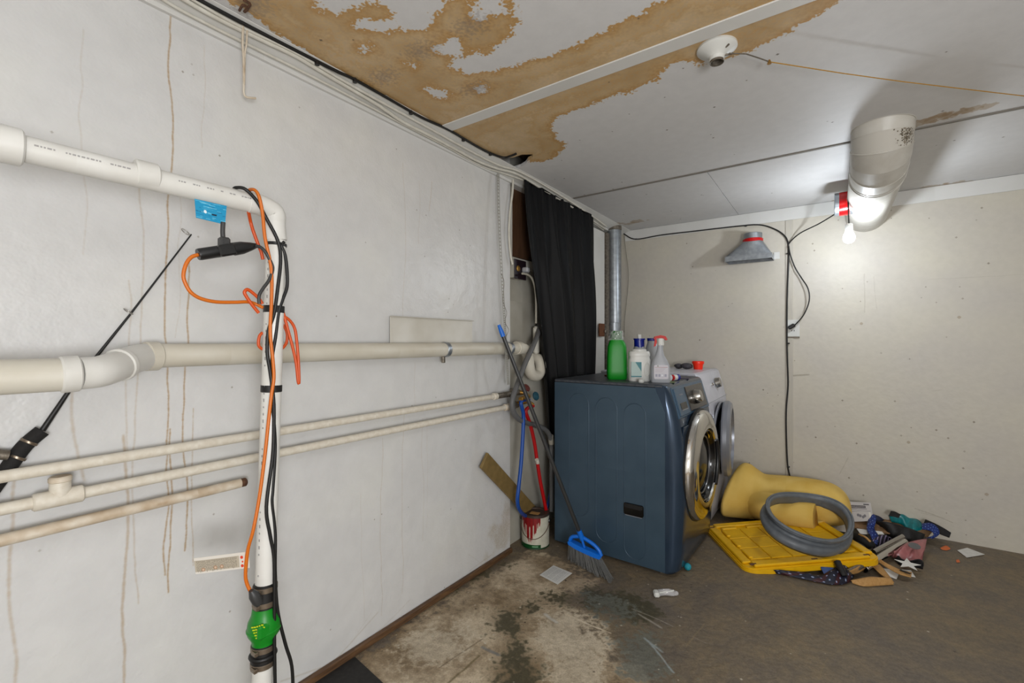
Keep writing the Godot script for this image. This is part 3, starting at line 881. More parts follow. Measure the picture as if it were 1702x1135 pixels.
func room() -> void:
	var big := Vector2(3.5, 5.4)
	struct(obj("floor", panel([Vector2(-0.4, -0.25), Vector2(big.x, -0.25), Vector2(big.x, big.y), Vector2(-0.4, big.y)], -0.15, 0.0, Vector2(3.0, 3.2)), M.floor), "worn concrete basement floor with pale bare patch and dark damp stains")
	# ceiling: boards in rows with a torn hole by the left wall, closed above by the deck
	var ceil := Node3D.new()
	ceil.name = "ceiling"
	add_child(ceil)
	struct(ceil, "white ceiling boards with tan water stains")
	var uvs := Vector2(2.6, 3.6)
	var e := 0.0015
	var hole := [Vector2(-0.05, 1.86), Vector2(0.09, 1.855), Vector2(0.16, 1.825), Vector2(0.215, 1.83), Vector2(0.262, 1.80), Vector2(0.235, 1.765), Vector2(0.205, 1.755), Vector2(0.165, 1.72), Vector2(0.12, 1.70), Vector2(-0.05, 1.69)]
	obj("panel", panel([Vector2(-0.05, 1.06 + e), Vector2(2.44, 1.06 + e), Vector2(2.44, 2.26 - e), Vector2(-0.05, 2.26 - e)] + hole, 2.13, 2.145, uvs), M.ceiling, ceil)
	for q in [[-0.05, 0, 0.925, 1.06], [0.925, 0, 3.36, 1.06], [3.36, 0, 3.5, 1.06], [2.44, 1.06, 3.5, 2.26], [0, 2.26, 1.75, 3.48], [1.75, 2.26, 3.5, 3.48], [0, 3.48, 2.44, 4.70], [2.44, 3.48, 3.5, 4.70], [0, 4.70, 3.5, 5.4]]:
		obj("panel", panel([Vector2(q[0] + e, q[1] + e), Vector2(q[2] - e, q[1] + e), Vector2(q[2] - e, q[3] - e), Vector2(q[0] + e, q[3] - e)], 2.13, 2.145, uvs), M.ceiling, ceil)
	obj("deck", panel([Vector2(-0.4, -0.25), Vector2(big.x, -0.25), big, Vector2(-0.4, big.y)], 2.30, 2.40, uvs), M.deck_wood, ceil)
	# walls
	struct(obj("wall_left", wall_mesh(Vector3(-0.15, 0, 1.63), Vector3(0, 2.30, 5.4), 0, Rect2(1.4, 0, 3.0, 2.15)), M.wall_left), "white painted plaster wall with rusty drips")
	struct(obj("wall_alcove", wall_mesh(Vector3(-0.25, 0, -0.15), Vector3(-0.05, 2.30, 1.63), 0, Rect2(0, 0, 1, 1)), M.concrete_bare), "bare recessed wall behind the curtain")
	struct(obj("wall_back", wall_mesh(Vector3(-0.05, 0, -0.15), Vector3(big.x, 2.30, 0), 2, Rect2(0, 0, 2.6, 2.15)), M.wall_back), "cream board wall with a vertical joint")
	struct(obj("wall_right", wall_mesh(Vector3(big.x, 0, -0.15), Vector3(big.x + 0.15, 2.30, 5.4), 0, Rect2(0, 0, 1, 1)), M.wall_plain))
	struct(obj("wall_front", wall_mesh(Vector3(-0.15, 0, 5.4), Vector3(big.x + 0.15, 2.30, 5.55), 2, Rect2(0, 0, 1, 1)), M.wall_plain))
	# trims
	struct(p_extrude("trim_1", [Vector2(-0.05, 2.129), Vector2(-0.05, 2.086), Vector2(0.012, 2.086), Vector2(0.014, 2.098), Vector2(0.098, 2.127), Vector2(0.098, 2.129)], 5.35, Transform3D(Basis(), Vector3(0, 0, 0.001)), M.white_paint), "white sloping board along the top of the left wall")
	struct(p_box("trim_2", Vector3(1.80, 2.1275, 2.26), Vector3(3.39, 0.005, 0.062), M.white_paint, null, 0.002), "white batten over the stained ceiling joint")
	struct(p_box("trim_3", Vector3(1.80, 2.1275, 1.06), Vector3(3.39, 0.005, 0.016), mat("seam_grey", Color(0.47, 0.45, 0.42), 0.7), null, 0.001), "narrow strip over the rear ceiling joint")
	struct(p_box("trim_4", Vector3(1.247, 1.02, 0.003), Vector3(0.046, 2.04, 0.006), M.wall_back, null, 0.001), "flat joint strip on the back wall")
	struct(p_box("trim_5", Vector3(1.77, 2.085, 0.004), Vector3(3.44, 0.088, 0.008), M.white_paint, null, 0.002), "flat board along the top of the back wall")
	struct(p_box("baseboard_left", Vector3(0.010, 0.014, 3.50), Vector3(0.020, 0.028, 3.74), M.wood_brown, null, 0.004), "narrow brown wooden strip at the foot of the white wall")


func left_wall_things() -> void:
	# cables stapled along the sloping top board
	var g := "cables along the top of the left wall"
	var t := thing("black_cable", "black cable stapled to the white board below the stained ceiling", "cable")
	p_tube("sheath", smooth([Vector3(0.089, 2.118, 3.266), Vector3(0.086, 2.117, 3.203), Vector3(0.087, 2.118, 3.052), Vector3(0.092, 2.120, 2.881), Vector3(0.095, 2.121, 2.795), Vector3(0.100, 2.123, 2.726), Vector3(0.098, 2.122, 2.561), Vector3(0.096, 2.121, 2.403), Vector3(0.106, 2.125, 2.250), Vector3(0.102, 2.123, 2.059), Vector3(0.105, 2.124, 1.946)] + [Vector3(0.132, 2.120, 1.876), Vector3(0.170, 2.120, 1.868), Vector3(0.211, 2.120, 1.874)]), 0.0055, M.black_rubber, t)
	for p in [Vector3(0.091, 2.117, 2.866), Vector3(0.100, 2.121, 2.726), Vector3(0.095, 2.119, 2.458), Vector3(0.102, 2.121, 2.145), Vector3(0.104, 2.122, 1.945)]:
		p_lathe("cable_clip", [Vector2(0, -0.008), Vector2(0.008, -0.008), Vector2(0.008, 0.004), Vector2(0.004, 0.008), Vector2(0, 0.008)], Transform3D(Basis(), p), M.black_rubber, t, 10)
	var c := p_tube("cream_cable", smooth([Vector3(0.075, 2.112, 3.288), Vector3(0.067, 2.109, 3.237), Vector3(0.063, 2.108, 3.150), Vector3(0.069, 2.110, 3.022), Vector3(0.073, 2.112, 2.929), Vector3(0.069, 2.110, 2.852), Vector3(0.064, 2.108, 2.759), Vector3(0.054, 2.105, 2.589), Vector3(0.038, 2.099, 2.449), Vector3(0.039, 2.099, 2.286), Vector3(0.036, 2.098, 2.113), Vector3(0.034, 2.097, 1.958), Vector3(0.046, 2.102, 1.819), Vector3(0.073, 2.112, 1.662), Vector3(0.065, 2.109, 1.402), Vector3(0.049, 2.103, 0.978), Vector3(0.027, 2.095, 0.599), Vector3(0.010, 2.089, 0.329)]), 0.0068, M.cable_cream)
	tag(c, "thick cream cable sagging along the white top board", "cable", g)
	c = p_tube("cream_cable", smooth([Vector3(0.082, 2.116, 3.264), Vector3(0.078, 2.114, 3.208), Vector3(0.073, 2.113, 3.105), Vector3(0.083, 2.117, 2.942), Vector3(0.074, 2.113, 2.709), Vector3(0.070, 2.112, 2.486), Vector3(0.067, 2.111, 2.285), Vector3(0.064, 2.109, 2.044), Vector3(0.067, 2.111, 1.826), Vector3(0.091, 2.119, 1.689), Vector3(0.092, 2.120, 1.446), Vector3(0.076, 2.114, 1.029), Vector3(0.057, 2.107, 0.664), Vector3(0.033, 2.098, 0.359)]), 0.0055, M.cable_cream)
	tag(c, "thin cream cable just below the black cable on the top board", "cable", g)
	c = p_tube("cream_cable", smooth([Vector3(0.045, 2.104, 3.329), Vector3(0.033, 2.099, 3.261), Vector3(0.029, 2.098, 3.189), Vector3(0.030, 2.098, 3.043), Vector3(0.032, 2.099, 2.845), Vector3(0.030, 2.098, 2.648), Vector3(0.026, 2.097, 2.405), Vector3(0.025, 2.096, 2.183), Vector3(0.016, 2.093, 1.908), Vector3(0.042, 2.102, 1.704), Vector3(0.056, 2.108, 1.514), Vector3(0.045, 2.104, 1.138), Vector3(0.020, 2.094, 0.687), Vector3(-0.009, 2.084, 0.319)]), 0.0045, M.cable_cream)
	tag(c, "cream cable along the lower edge of the white top board", "cable", g)
	c = p_tube("drop_cable", smooth([Vector3(0.020, 2.127, 1.627), Vector3(0.020, 2.037, 1.633), Vector3(0.020, 1.923, 1.656), Vector3(0.020, 1.803, 1.668), Vector3(0.020, 1.688, 1.656), Vector3(0.020, 1.624, 1.633)]), 0.006, M.cable_cream)
	tag(c, "cream cable dropping beside the brown panel to the outlet box", "cable")
	# bent wire hook from the ceiling
	t = thing("wire_hook", "bent rusty white wire hook hanging from the stained ceiling", "hook")
	p_tube("wire", smooth([Vector3(0.085, 2.149, 3.100), Vector3(0.080, 2.131, 3.093), Vector3(0.070, 2.069, 3.090), Vector3(0.070, 2.021, 3.087), Vector3(0.060, 1.955, 3.082), Vector3(0.060, 1.929, 3.082), Vector3(0.060, 1.920, 3.074), Vector3(0.060, 1.928, 3.048)]), 0.0032, M.rusty_paint, t, 8)
	p_tube("wire", smooth([Vector3(0.085, 2.163, 3.082), Vector3(0.080, 2.137, 3.081), Vector3(0.070, 2.075, 3.079), Vector3(0.070, 2.037, 3.084), Vector3(0.062, 1.955, 3.082)]), 0.0028, M.rusty_paint, t, 8)
	p_tube("twist", smooth([Vector3(0.131, 2.118, 3.126), Vector3(0.161, 2.118, 3.130), Vector3(0.158, 2.118, 3.116), Vector3(0.137, 2.118, 3.116), Vector3(0.180, 2.118, 3.120), Vector3(0.182, 2.118, 3.139)]), 0.0035, M.rust, t, 8)
	# sheet of white metal behind the drain pipe
	t = thing("metal_sheet", "dirty white metal sheet with a folded lip standing on the drain pipe", "sheet")
	p_box("panel", Vector3(0.012, 1.235, 2.235), Vector3(0.004, 0.115, 0.52), M.dirty_white, t, 0.001)
	p_box("lip", Vector3(0.018, 1.2935, 2.235), Vector3(0.016, 0.003, 0.52), M.dirty_white, t, 0.001)
	# perforated hanger strap
	t = thing("hanger_strap", "white perforated metal strap hanging in front of the drain pipe", "strap")
	var path := smooth([Vector3(0.030, 2.085, 1.781), Vector3(0.045, 1.886, 1.796), Vector3(0.060, 1.660, 1.800), Vector3(0.075, 1.437, 1.799), Vector3(0.085, 1.278, 1.797), Vector3(0.092, 1.168, 1.796), Vector3(0.090, 1.057, 1.782), Vector3(0.080, 0.959, 1.757)], 12)
	var b := MB.new()
	for s in [-1.0, 1.0]:
		var rail := []
		for p in path:
			rail.append(p + Vector3(0, 0, 0.0080 * s))
		b.ribbon(rail, Vector3(0, 0, 0.0024), 0.0012)
	for i in range(0, path.size() - 1):
		b.box(path[i], Vector3(0.0012, 0.007, 0.018))
	obj("strap", b.mesh(), M.strap_grey, t)
	p_tube("tie_wire", smooth([Vector3(0.100, 1.539, 1.849), Vector3(0.100, 1.496, 1.823), Vector3(0.100, 1.401, 1.833), Vector3(0.100, 1.341, 1.801), Vector3(0.100, 1.293, 1.817), Vector3(0.100, 1.253, 1.785), Vector3(0.100, 1.215, 1.807)]), 0.0013, M.old_metal, t, 6)
	# recess with the outlet and a wooden panel
	t = thing("wooden_panel", "brown wooden panel set in the wall beside the black curtain", "panel")
	p_box("board", Vector3(-0.044, 1.89, 1.40), Vector3(0.014, 0.40, 0.33), M.wood_panel, t, 0.003)
	p_box("frame", Vector3(-0.038, 1.90, 1.592), Vector3(0.024, 0.46, 0.05), M.dirty_white, t, 0.003)
	p_box("frame", Vector3(-0.036, 1.655, 1.43), Vector3(0.024, 0.055, 0.37), M.dirty_white, t, 0.003)
	t = thing("outlet_box", "metal outlet box with dark cover and brass socket beside the curtain", "outlet")
	p_box("box", Vector3(-0.02, 1.606, 1.545), Vector3(0.06, 0.10, 0.115), M.concrete_bare, t, 0.003)
	p_box("cover", Vector3(0.012, 1.606, 1.545), Vector3(0.005, 0.112, 0.122), mat("cover_purple", Color(0.13, 0.085, 0.11), 0.45), t, 0.002)
	p_lathe("socket", [Vector2(0, 0), Vector2(0.017, 0), Vector2(0.017, 0.004), Vector2(0.006, 0.006), Vector2(0, 0.004)], Transform3D(Basis(Vector3.FORWARD, PI / 2), Vector3(0.0145, 1.61, 1.57)), M.brass, t, 16)
	t = thing("appliance_cord", "pale grey power cord plugged into the outlet box", "cord")
	p_box("plug", Vector3(0.035, 1.606, 1.52), Vector3(0.04, 0.03, 0.03), M.grey_plastic, t, 0.006)
	p_tube("cord", smooth([Vector3(0.060, 1.574, 1.595), Vector3(0.060, 1.574, 1.539), Vector3(0.060, 1.558, 1.494), Vector3(0.060, 1.509, 1.461), Vector3(0.060, 1.432, 1.448), Vector3(0.060, 1.361, 1.448), Vector3(0.060, 1.297, 1.448)]), 0.006, M.pale_hose, t)
	c = p_box("standpipe", Vector3(0.020, 1.197, 1.384), Vector3(0.035, 0.17, 0.04), M.cable_cream, null, 0.012)
	tag(c, "beige standpipe stub holding the grey drain hose by the curtain", "pipe")
	# curtain
	var rows := []
	var top0 := 1.585
	var top1 := 0.638
	for i in 49:
		var k := i / 48.0
		var y := lerpf(2.105, 0.62, k)
		var zl := lerpf(top0, 1.334, smoothstep(0.0, 1.0, k) * 0.75 + k * 0.25)
		var zr := top1 - 0.035 * sin(k * PI * 1.1) + 0.05 * k * k
		var row := PackedVector3Array()
		for j in 181:
			var u := j / 180.0
			var w := u + 0.012 * sin(u * 17.0 + k * 1.5)
			var amp := lerpf(0.016, 0.042, smoothstep(0.0, 0.5, k))
			var f := sin(w * TAU * 6.0 + 0.9 * sin(k * 2.2) + 1.3 * sin(u * 5.0)) * 0.75 + sin(w * TAU * 9.0 + 1.3 + k + sin(u * 9.0)) * 0.3 + sin(w * TAU * 23.0 + 0.4) * 0.22 * maxf(0.0, 1.0 - k * 3.0)
			var z := lerpf(zl, zr, u) + 0.012 * cos(w * TAU * 5.0) * smoothstep(0.0, 0.3, k)
			row.append(Vector3(0.060 + f * amp + 0.02 * k * sin(u * 3.0), y + 0.004 * sin(u * 70.0) * (1.0 - k), z))
		rows.append(row)
	b = MB.new()
	b.sheet(rows, 0.003)
	tag(obj("curtain", b.mesh(), M.curtain_black), "long black velvet curtain hanging in folds behind the blue washer", "curtain")
	# right of the curtain: white door edge, grey post, hinge
	c = p_box("door_board", Vector3(-0.005, 1.04, 0.44), Vector3(0.03, 2.04, 0.20), M.white_paint, null, 0.003)
	tag(c, "white board standing between black curtain and galvanised vent pipe", "board")
	c = p_box("door_post", Vector3(0.0, 1.04, 0.30), Vector3(0.05, 2.04, 0.05), mottled("post_grey", Color(0.30, 0.27, 0.24), Color(0.50, 0.47, 0.42), 0.7, 0.0, 5.0, 0.03, 36), null, 0.003)
	tag(c, "grimy grey post behind the galvanised vent pipe", "post")
	t = thing("latch_plate", "rusty brown latch plate on the grey post above the washer", "latch")
	p_box("plate", Vector3(0.030, 1.279, 0.443), Vector3(0.012, 0.10, 0.09), M.hinge_rust, t, 0.003)
	p_lathe("bolt", [Vector2(0, 0), Vector2(0.012, 0), Vector2(0.012, 0.012), Vector2(0, 0.016)], Transform3D(Basis(Vector3.FORWARD, PI / 2), Vector3(0.035, 1.270, 0.409)), M.steel, t, 12)
	# galvanised vent pipe by the corner
	var v: Vector3 = Vector3(0.043, 2.130, 0.223)
	t = thing("vent_pipe", "galvanised round vent pipe rising to the ceiling in the corner", "pipe")
	collar("pipe", Vector3(v.x, 0.55, v.z), Vector3(v.x, 1.38, v.z), 0.0535, M.galvanised, t)
	collar("pipe", Vector3(v.x, 1.34, v.z), Vector3(v.x, 2.128, v.z), 0.0555, M.galvanised, t)
	collar("top_ring", Vector3(v.x, 2.09, v.z), Vector3(v.x, 2.128, v.z), 0.058, M.old_metal, t)
	c = p_tube("corner_conduit", [Vector3(0.020, 2.127, -0.045), Vector3(0.020, 1.545, -0.059), Vector3(0.020, 0.816, -0.031)], 0.011, M.white_paint)
	tag(c, "thin white conduit in the corner beside the galvanised vent pipe", "conduit")
	c = p_tube("thin_wire", smooth([Vector3(0.040, 2.093, 0.006), Vector3(0.061, 1.947, 0.006), Vector3(0.082, 1.766, 0.006), Vector3(0.072, 1.588, 0.006), Vector3(0.050, 1.385, 0.006), Vector3(0.045, 1.231, 0.006)]), 0.003, M.pale_hose)
	tag(c, "thin tan wire hanging in the corner right of the vent pipe", "wire")
	# fishing rod behind the pipes
	t = thing("fishing_rod", "black fishing rod leaning on the wall behind the white pipes", "fishing rod")
	var rod := [Vector3(0.008, 1.493, 3.199), Vector3(0.012, 1.257, 3.339), Vector3(0.018, 1.074, 3.453), Vector3(0.020, 0.987, 3.498), Vector3(0.020, 0.957, 3.526), Vector3(0.020, 0.910, 3.553), Vector3(0.020, 0.834, 3.596)]
	p_tube("blank", [rod[0], rod[1], rod[2], rod[3]], [0.0018, 0.0026, 0.0045, 0.006], M.black_rubber, t)
	p_tube("grip", smooth([rod[3], rod[4], rod[5], rod[6]], 5), 0.015, mottled("grip_foam", Color(0.05, 0.045, 0.04), Color(0.11, 0.10, 0.095), 0.85, 0.0, 12.0, 0.04, 37), t, 14)
	for q in [Vector3(0.020, 0.965, 3.519), Vector3(0.020, 0.935, 3.537)]:
		var ax: Vector3 = (rod[3] - rod[5]).normalized()
		collar("ring", q - ax * 0.003, q + ax * 0.003, 0.0165, M.steel_band, t, 0.001)
	for q in [Vector3(0.030, 1.266, 3.346), Vector3(0.024, 1.494, 3.219)]:
		var ring := []
		for i in 14:
			ring.append(q + Vector3(0.009 * cos(TAU * i / 14), 0.007 * sin(TAU * i / 14), 0.009 * sin(TAU * i / 14)))
		p_tube("line_guide", ring, 0.0011, M.steel, t, 6, true)
	p_tube("reel_foot", [Vector3(0.030, 0.958, 3.589), Vector3(0.030, 0.947, 3.563), Vector3(0.030, 0.944, 3.551)], 0.011, M.old_metal, t)


func pipes() -> void:
	# two-inch drain line with an offset at one end and a trap at the other
	var t := thing("drain_pipe", "thick cream drain pipe running along the white wall into a trap", "pipe")
	var a: Vector3 = Vector3(0.050, 1.153, 3.306)
	var y := a.y
	p_tube("pipe", [Vector3(0.05, y, a.z), Vector3(0.05, y, 1.62)], 0.0315, M.pvc_old, t, 20)
	var off := [Vector3(0.050, 1.153, 3.303), Vector3(0.060, 1.150, 3.324), Vector3(0.085, 1.146, 3.350), Vector3(0.125, 1.135, 3.385), Vector3(0.155, 1.128, 3.414), Vector3(0.172, 1.123, 3.438), Vector3(0.178, 1.122, 3.469)]
	p_tube("offset_bend", smooth(off, 5), 0.0345, M.pvc, t, 20)
	collar("coupling", Vector3(0.050, 1.152, 3.290), Vector3(0.056, 1.152, 3.320), 0.0375, M.pvc_old, t)
	collar("coupling", Vector3(0.120, 1.137, 3.379), Vector3(0.130, 1.134, 3.391), 0.0385, M.pvc, t)
	collar("coupling", Vector3(0.178, 1.122, 3.467), Vector3(0.178, 1.121, 3.498), 0.0385, M.pvc, t)
	var e: Vector3 = Vector3(0.178, 1.121, 3.497)
	p_tube("pipe", [e, Vector3(e.x, e.y, 4.6)], 0.0345, M.pvc_old, t, 20)
	var hooked := [Vector3(0.05, y, 1.66), Vector3(0.05, y, 1.60), Vector3(0.05, y - 0.012, 1.55), Vector3(0.05, y - 0.05, 1.52), Vector3(0.05, y - 0.10, 1.51), Vector3(0.05, y - 0.145, 1.49), Vector3(0.05, y - 0.165, 1.45), Vector3(0.05, y - 0.16, 1.405), Vector3(0.05, y - 0.12, 1.38), Vector3(0.03, y - 0.07, 1.375), Vector3(-0.045, y - 0.06, 1.375)]
	p_tube("trap", smooth(hooked, 5), 0.033, M.pvc_old, t, 20)
	collar("coupling", Vector3(0.05, y, 1.645), Vector3(0.05, y, 1.60), 0.0375, M.pvc_old, t)
	for q in [[740, 0.034], [846, 0.034]]:
		var p := on_wall(q[0], y)
		collar("clamp", p + Vector3(0, 0, 0.012), p - Vector3(0, 0, 0.012), 0.0345, M.galvanised, t, 0.001)
		p_box("clamp_ear", p + Vector3(0, -0.045, 0.012), Vector3(0.012, 0.03, 0.016), M.old_metal, t)
	# water pipes
	t = thing("water_pipe", "upper white painted water pipe below the thick drain pipe", "pipe", Vector3.ZERO, 0, "thin white water pipes on the left wall")
	p_tube("pipe", [Vector3(0.045, 0.902, 4.6), Vector3(0.045, 0.902, 1.80)], 0.0135, M.painted_pipe, t, 16)
	collar("nipple", Vector3(0.045, 0.902, 1.83), Vector3(0.045, 0.902, 1.60), 0.0155, M.old_metal, t)
	collar("coupling", Vector3(0.045, 0.902, 1.845), Vector3(0.045, 0.902, 1.815), 0.018, M.painted_pipe, t)
	collar("elbow", Vector3(0.045, 0.88, 1.665), Vector3(0.045, 0.93, 1.665), 0.019, M.old_metal, t)
	t = thing("water_pipe", "middle white painted water pipe with a capped tee", "pipe", Vector3.ZERO, 0, "thin white water pipes on the left wall")
	p_tube("pipe", [Vector3(0.045, 0.833, 4.6), Vector3(0.045, 0.833, 1.72)], 0.0135, M.painted_pipe, t, 16)
	collar("nipple", Vector3(0.045, 0.833, 1.73), Vector3(0.045, 0.833, 1.62), 0.0155, M.old_metal, t)
	collar("coupling", Vector3(0.045, 0.833, 1.745), Vector3(0.045, 0.833, 1.70), 0.0185, M.rusty_paint, t)
	collar("elbow", Vector3(0.045, 0.815, 1.665), Vector3(0.045, 0.86, 1.665), 0.018, M.old_metal, t)
	var q0: Vector3 = Vector3(0.045, 0.826, 3.473)
	collar("tee", Vector3(0.045, 0.833, q0.z - 0.04), Vector3(0.045, 0.833, q0.z + 0.045), 0.0195, M.painted_pipe, t)
	collar("tee_branch", Vector3(0.045, 0.833, q0.z), Vector3(0.045, 0.872, q0.z), 0.019, M.painted_pipe, t)
	collar("plug", Vector3(0.045, 0.868, q0.z), Vector3(0.045, 0.882, q0.z), 0.0205, M.rusty_paint, t)
	t = thing("water_pipe", "lowest white pipe with rust flakes and a cut open end", "pipe", Vector3.ZERO, 0, "thin white water pipes on the left wall")
	p_tube("pipe", [Vector3(0.045, 0.767, 4.6), Vector3(0.045, 0.767, 3.085)], 0.0135, M.rusty_paint, t, 16)
	collar("thread", Vector3(0.045, 0.767, 3.09), Vector3(0.045, 0.767, 3.068), 0.0125, M.rust, t)
	# washing machine taps
	t = thing("hose_tap", "old brass hose tap with a rust red handle above the blue hose", "tap", Vector3.ZERO, 0, "taps for the washer hoses")
	p_tube("body", [Vector3(0.05, 0.902, 1.61), Vector3(0.075, 0.90, 1.585), Vector3(0.09, 0.865, 1.575)], 0.013, M.brass, t)
	p_lathe("handle", [Vector2(0, 0), Vector2(0.022, 0), Vector2(0.025, 0.004), Vector2(0.022, 0.012), Vector2(0.008, 0.012), Vector2(0, 0.02)], Transform3D(Basis(Vector3.FORWARD, 0.9), Vector3(0.075, 0.925, 1.58)), mat("handle_red", Color(0.33, 0.10, 0.06), 0.6), t, 10)
	t = thing("hose_tap", "old brass hose tap with a teal handle above the red hose", "tap", Vector3.ZERO, 0, "taps for the washer hoses")
	p_tube("body", [Vector3(0.045, 0.84, 1.63), Vector3(0.07, 0.85, 1.56), Vector3(0.09, 0.825, 1.53)], 0.013, M.brass, t)
	p_lathe("handle", [Vector2(0, 0), Vector2(0.024, 0), Vector2(0.027, 0.005), Vector2(0.024, 0.013), Vector2(0.008, 0.013), Vector2(0, 0.02)], Transform3D(Basis(Vector3.FORWARD, PI / 2.4), Vector3(0.085, 0.873, 1.50)), mat("handle_teal", Color(0.06, 0.26, 0.32), 0.6), t, 10)
	# pump discharge line: white PVC across and down to the floor with a green check valve
	t = thing("discharge_pipe", "white plastic discharge pipe crossing the wall and dropping to the floor", "pipe")
	var h0: Vector3 = Vector3(0.300, 1.540, 3.550)
	var h1: Vector3 = Vector3(0.300, 1.534, 3.152)
	var hy := (h0.y + h1.y) / 2.0
	var top: Vector3 = Vector3(0.300, 1.455, 3.111)
	var low: Vector3 = Vector3(0.300, 0.371, 3.145)
	var dir := (low - top).normalized()
	var foot := top + dir * (top.y - 0.0) / -dir.y
	p_tube("pipe", [Vector3(0.30, hy, 4.3), Vector3(0.30, hy, h1.z)], 0.024, M.pvc, t, 20)
	p_tube("elbow", smooth([Vector3(0.30, hy, h1.z + 0.03), Vector3(0.30, hy, h1.z), Vector3(0.30, hy - 0.012, h1.z - 0.035), Vector3(0.30, hy - 0.045, top.z + 0.004), top], 5), 0.0262, M.pvc, t, 20)
	p_tube("pipe", [top, foot], 0.024, M.pvc, t, 20)
	collar("coupling", Vector3(0.300, 1.542, 3.408), Vector3(0.300, 1.543, 3.367), 0.0285, M.pvc, t)
	collar("coupling", Vector3(0.30, hy, 3.567), Vector3(0.30, hy, 3.615), 0.033, M.pvc, t)
	for k in [518, 652]:
		var p := down(top, foot, k)
		collar("tape_band", p - dir * 0.009, p + dir * 0.009, 0.0252, M.black_rubber, t, 0.001)
	var z1 := down(top, foot, 408)
	collar("cable_tie", z1 - dir * 0.004, z1 + dir * 0.004, 0.0262, M.black_plastic, t, 0.001)
	# check valve
	var v := thing("check_valve", "green plastic check valve with rubber couplings low on the white pipe", "valve")
	var c0 := down(top, foot, 975)
	var c3 := down(top, foot, 1014)
	var c4 := down(top, foot, 1074)
	var c5 := down(top, foot, 1112)
	var f := along(c4, c3)
	var l := (c3 - c4).length()
	p_lathe("body", [Vector2(0, 0), Vector2(0.027, 0), Vector2(0.028, l * 0.12), Vector2(0.037, l * 0.28), Vector2(0.039, l * 0.42), Vector2(0.037, l * 0.62), Vector2(0.030, l * 0.80), Vector2(0.028, l), Vector2(0, l)], f, M.valve_green, v, 24)
	for s in [-1.0, 1.0]:
		p_box("side_ear", f * Vector3(0.030 * s, l * 0.5, 0.016 * s), Vector3(0.016, 0.036, 0.03), M.valve_green, v, 0.006, f.basis)
	collar("seam_band", c4 - dir * (l * 0.36), c4 - dir * (l * 0.44), 0.0405, M.valve_green, v, 0.002)
	collar("rubber_sleeve", c3 + dir * 0.004, c0, 0.0275, M.black_rubber, v, 0.003)
	collar("rubber_sleeve", c5, c4 - dir * 0.004, 0.0280, M.black_rubber, v, 0.004)
	p_tube("rubber_bulge", ring_about(c4.lerp(c5, 0.5), dir, 0.0275), 0.006, M.black_rubber, v, 8, true)
	for p in [c0.lerp(c3, 0.2), c0.lerp(c3, 0.82), c4.lerp(c5, 0.16), c4.lerp(c5, 0.86)]:
		var clamp := collar("hose_clamp", p - dir * 0.0065, p + dir * 0.0065, 0.0293, M.steel_band, v, 0.001)
		p_box("screw", p + Vector3(0.012, 0, 0.027), Vector3(0.022, 0.011, 0.010), M.steel_band, clamp, 0.002)
	# yellow print on the valve, in short lines
	var yb := MB.new()
	var yr := RandomNumberGenerator.new()
	yr.seed = 8
	var face := Basis(Vector3.UP, 0.75)
	for k in 5:
		var x := -0.016 + 0.003 * k
		while x < 0.014:
			var wd := yr.randf_range(0.003, 0.007)
			yb.box(c4 - dir * (l * (0.70 - 0.075 * k)) + face * Vector3(x + wd / 2, x * 0.25, 0.0400 - x * x * 12.0), Vector3(wd, 0.003, 0.0012), 0.0, face)
			x += wd + 0.0015
	obj("print", yb.mesh(), M.yellow_print, v)
	# faint maker's print along the plastic pipe
	var pm := MB.new()
	for run in [[3.556, 3.422], [3.336, 3.181]]:
		var z: float = run[0]
		while z > run[1]:
			var wd := yr.randf_range(0.002, 0.006)
			pm.box(Vector3(0.30 + 0.0234, hy + 0.004, z - wd / 2), Vector3(0.0012, 0.003, wd))
			z -= wd + (0.002 if yr.randf() < 0.7 else 0.014)
	for k in 46:
		if k % 9 < 7:
			pm.box(down(top, foot, 440 + k * 11.5) + Vector3(0.008, 0, 0.0226), Vector3(0.0035, 0.004 + 0.004 * (k % 3) / 2.0, 0.0012))
	obj("print", pm.mesh(), M.print_grey, t)


func on_wall(px: float, y: float) -> Vector3:
	return Vector3(0.05, y, 2.210 if px < 800 else 1.710)


# point of the upright pipe at a height given along its length
func down(a: Vector3, b: Vector3, k: float) -> Vector3:
	return a.lerp(b, (k - 400.0) / 947.8)


func ring_about(c: Vector3, ax: Vector3, r: float, n := 20) -> Array:
	var f := along(c, c + ax)
	var o := []
	for i in n:
		o.append(f * Vector3(r * cos(TAU * i / n), 0, r * sin(TAU * i / n)))
	return o


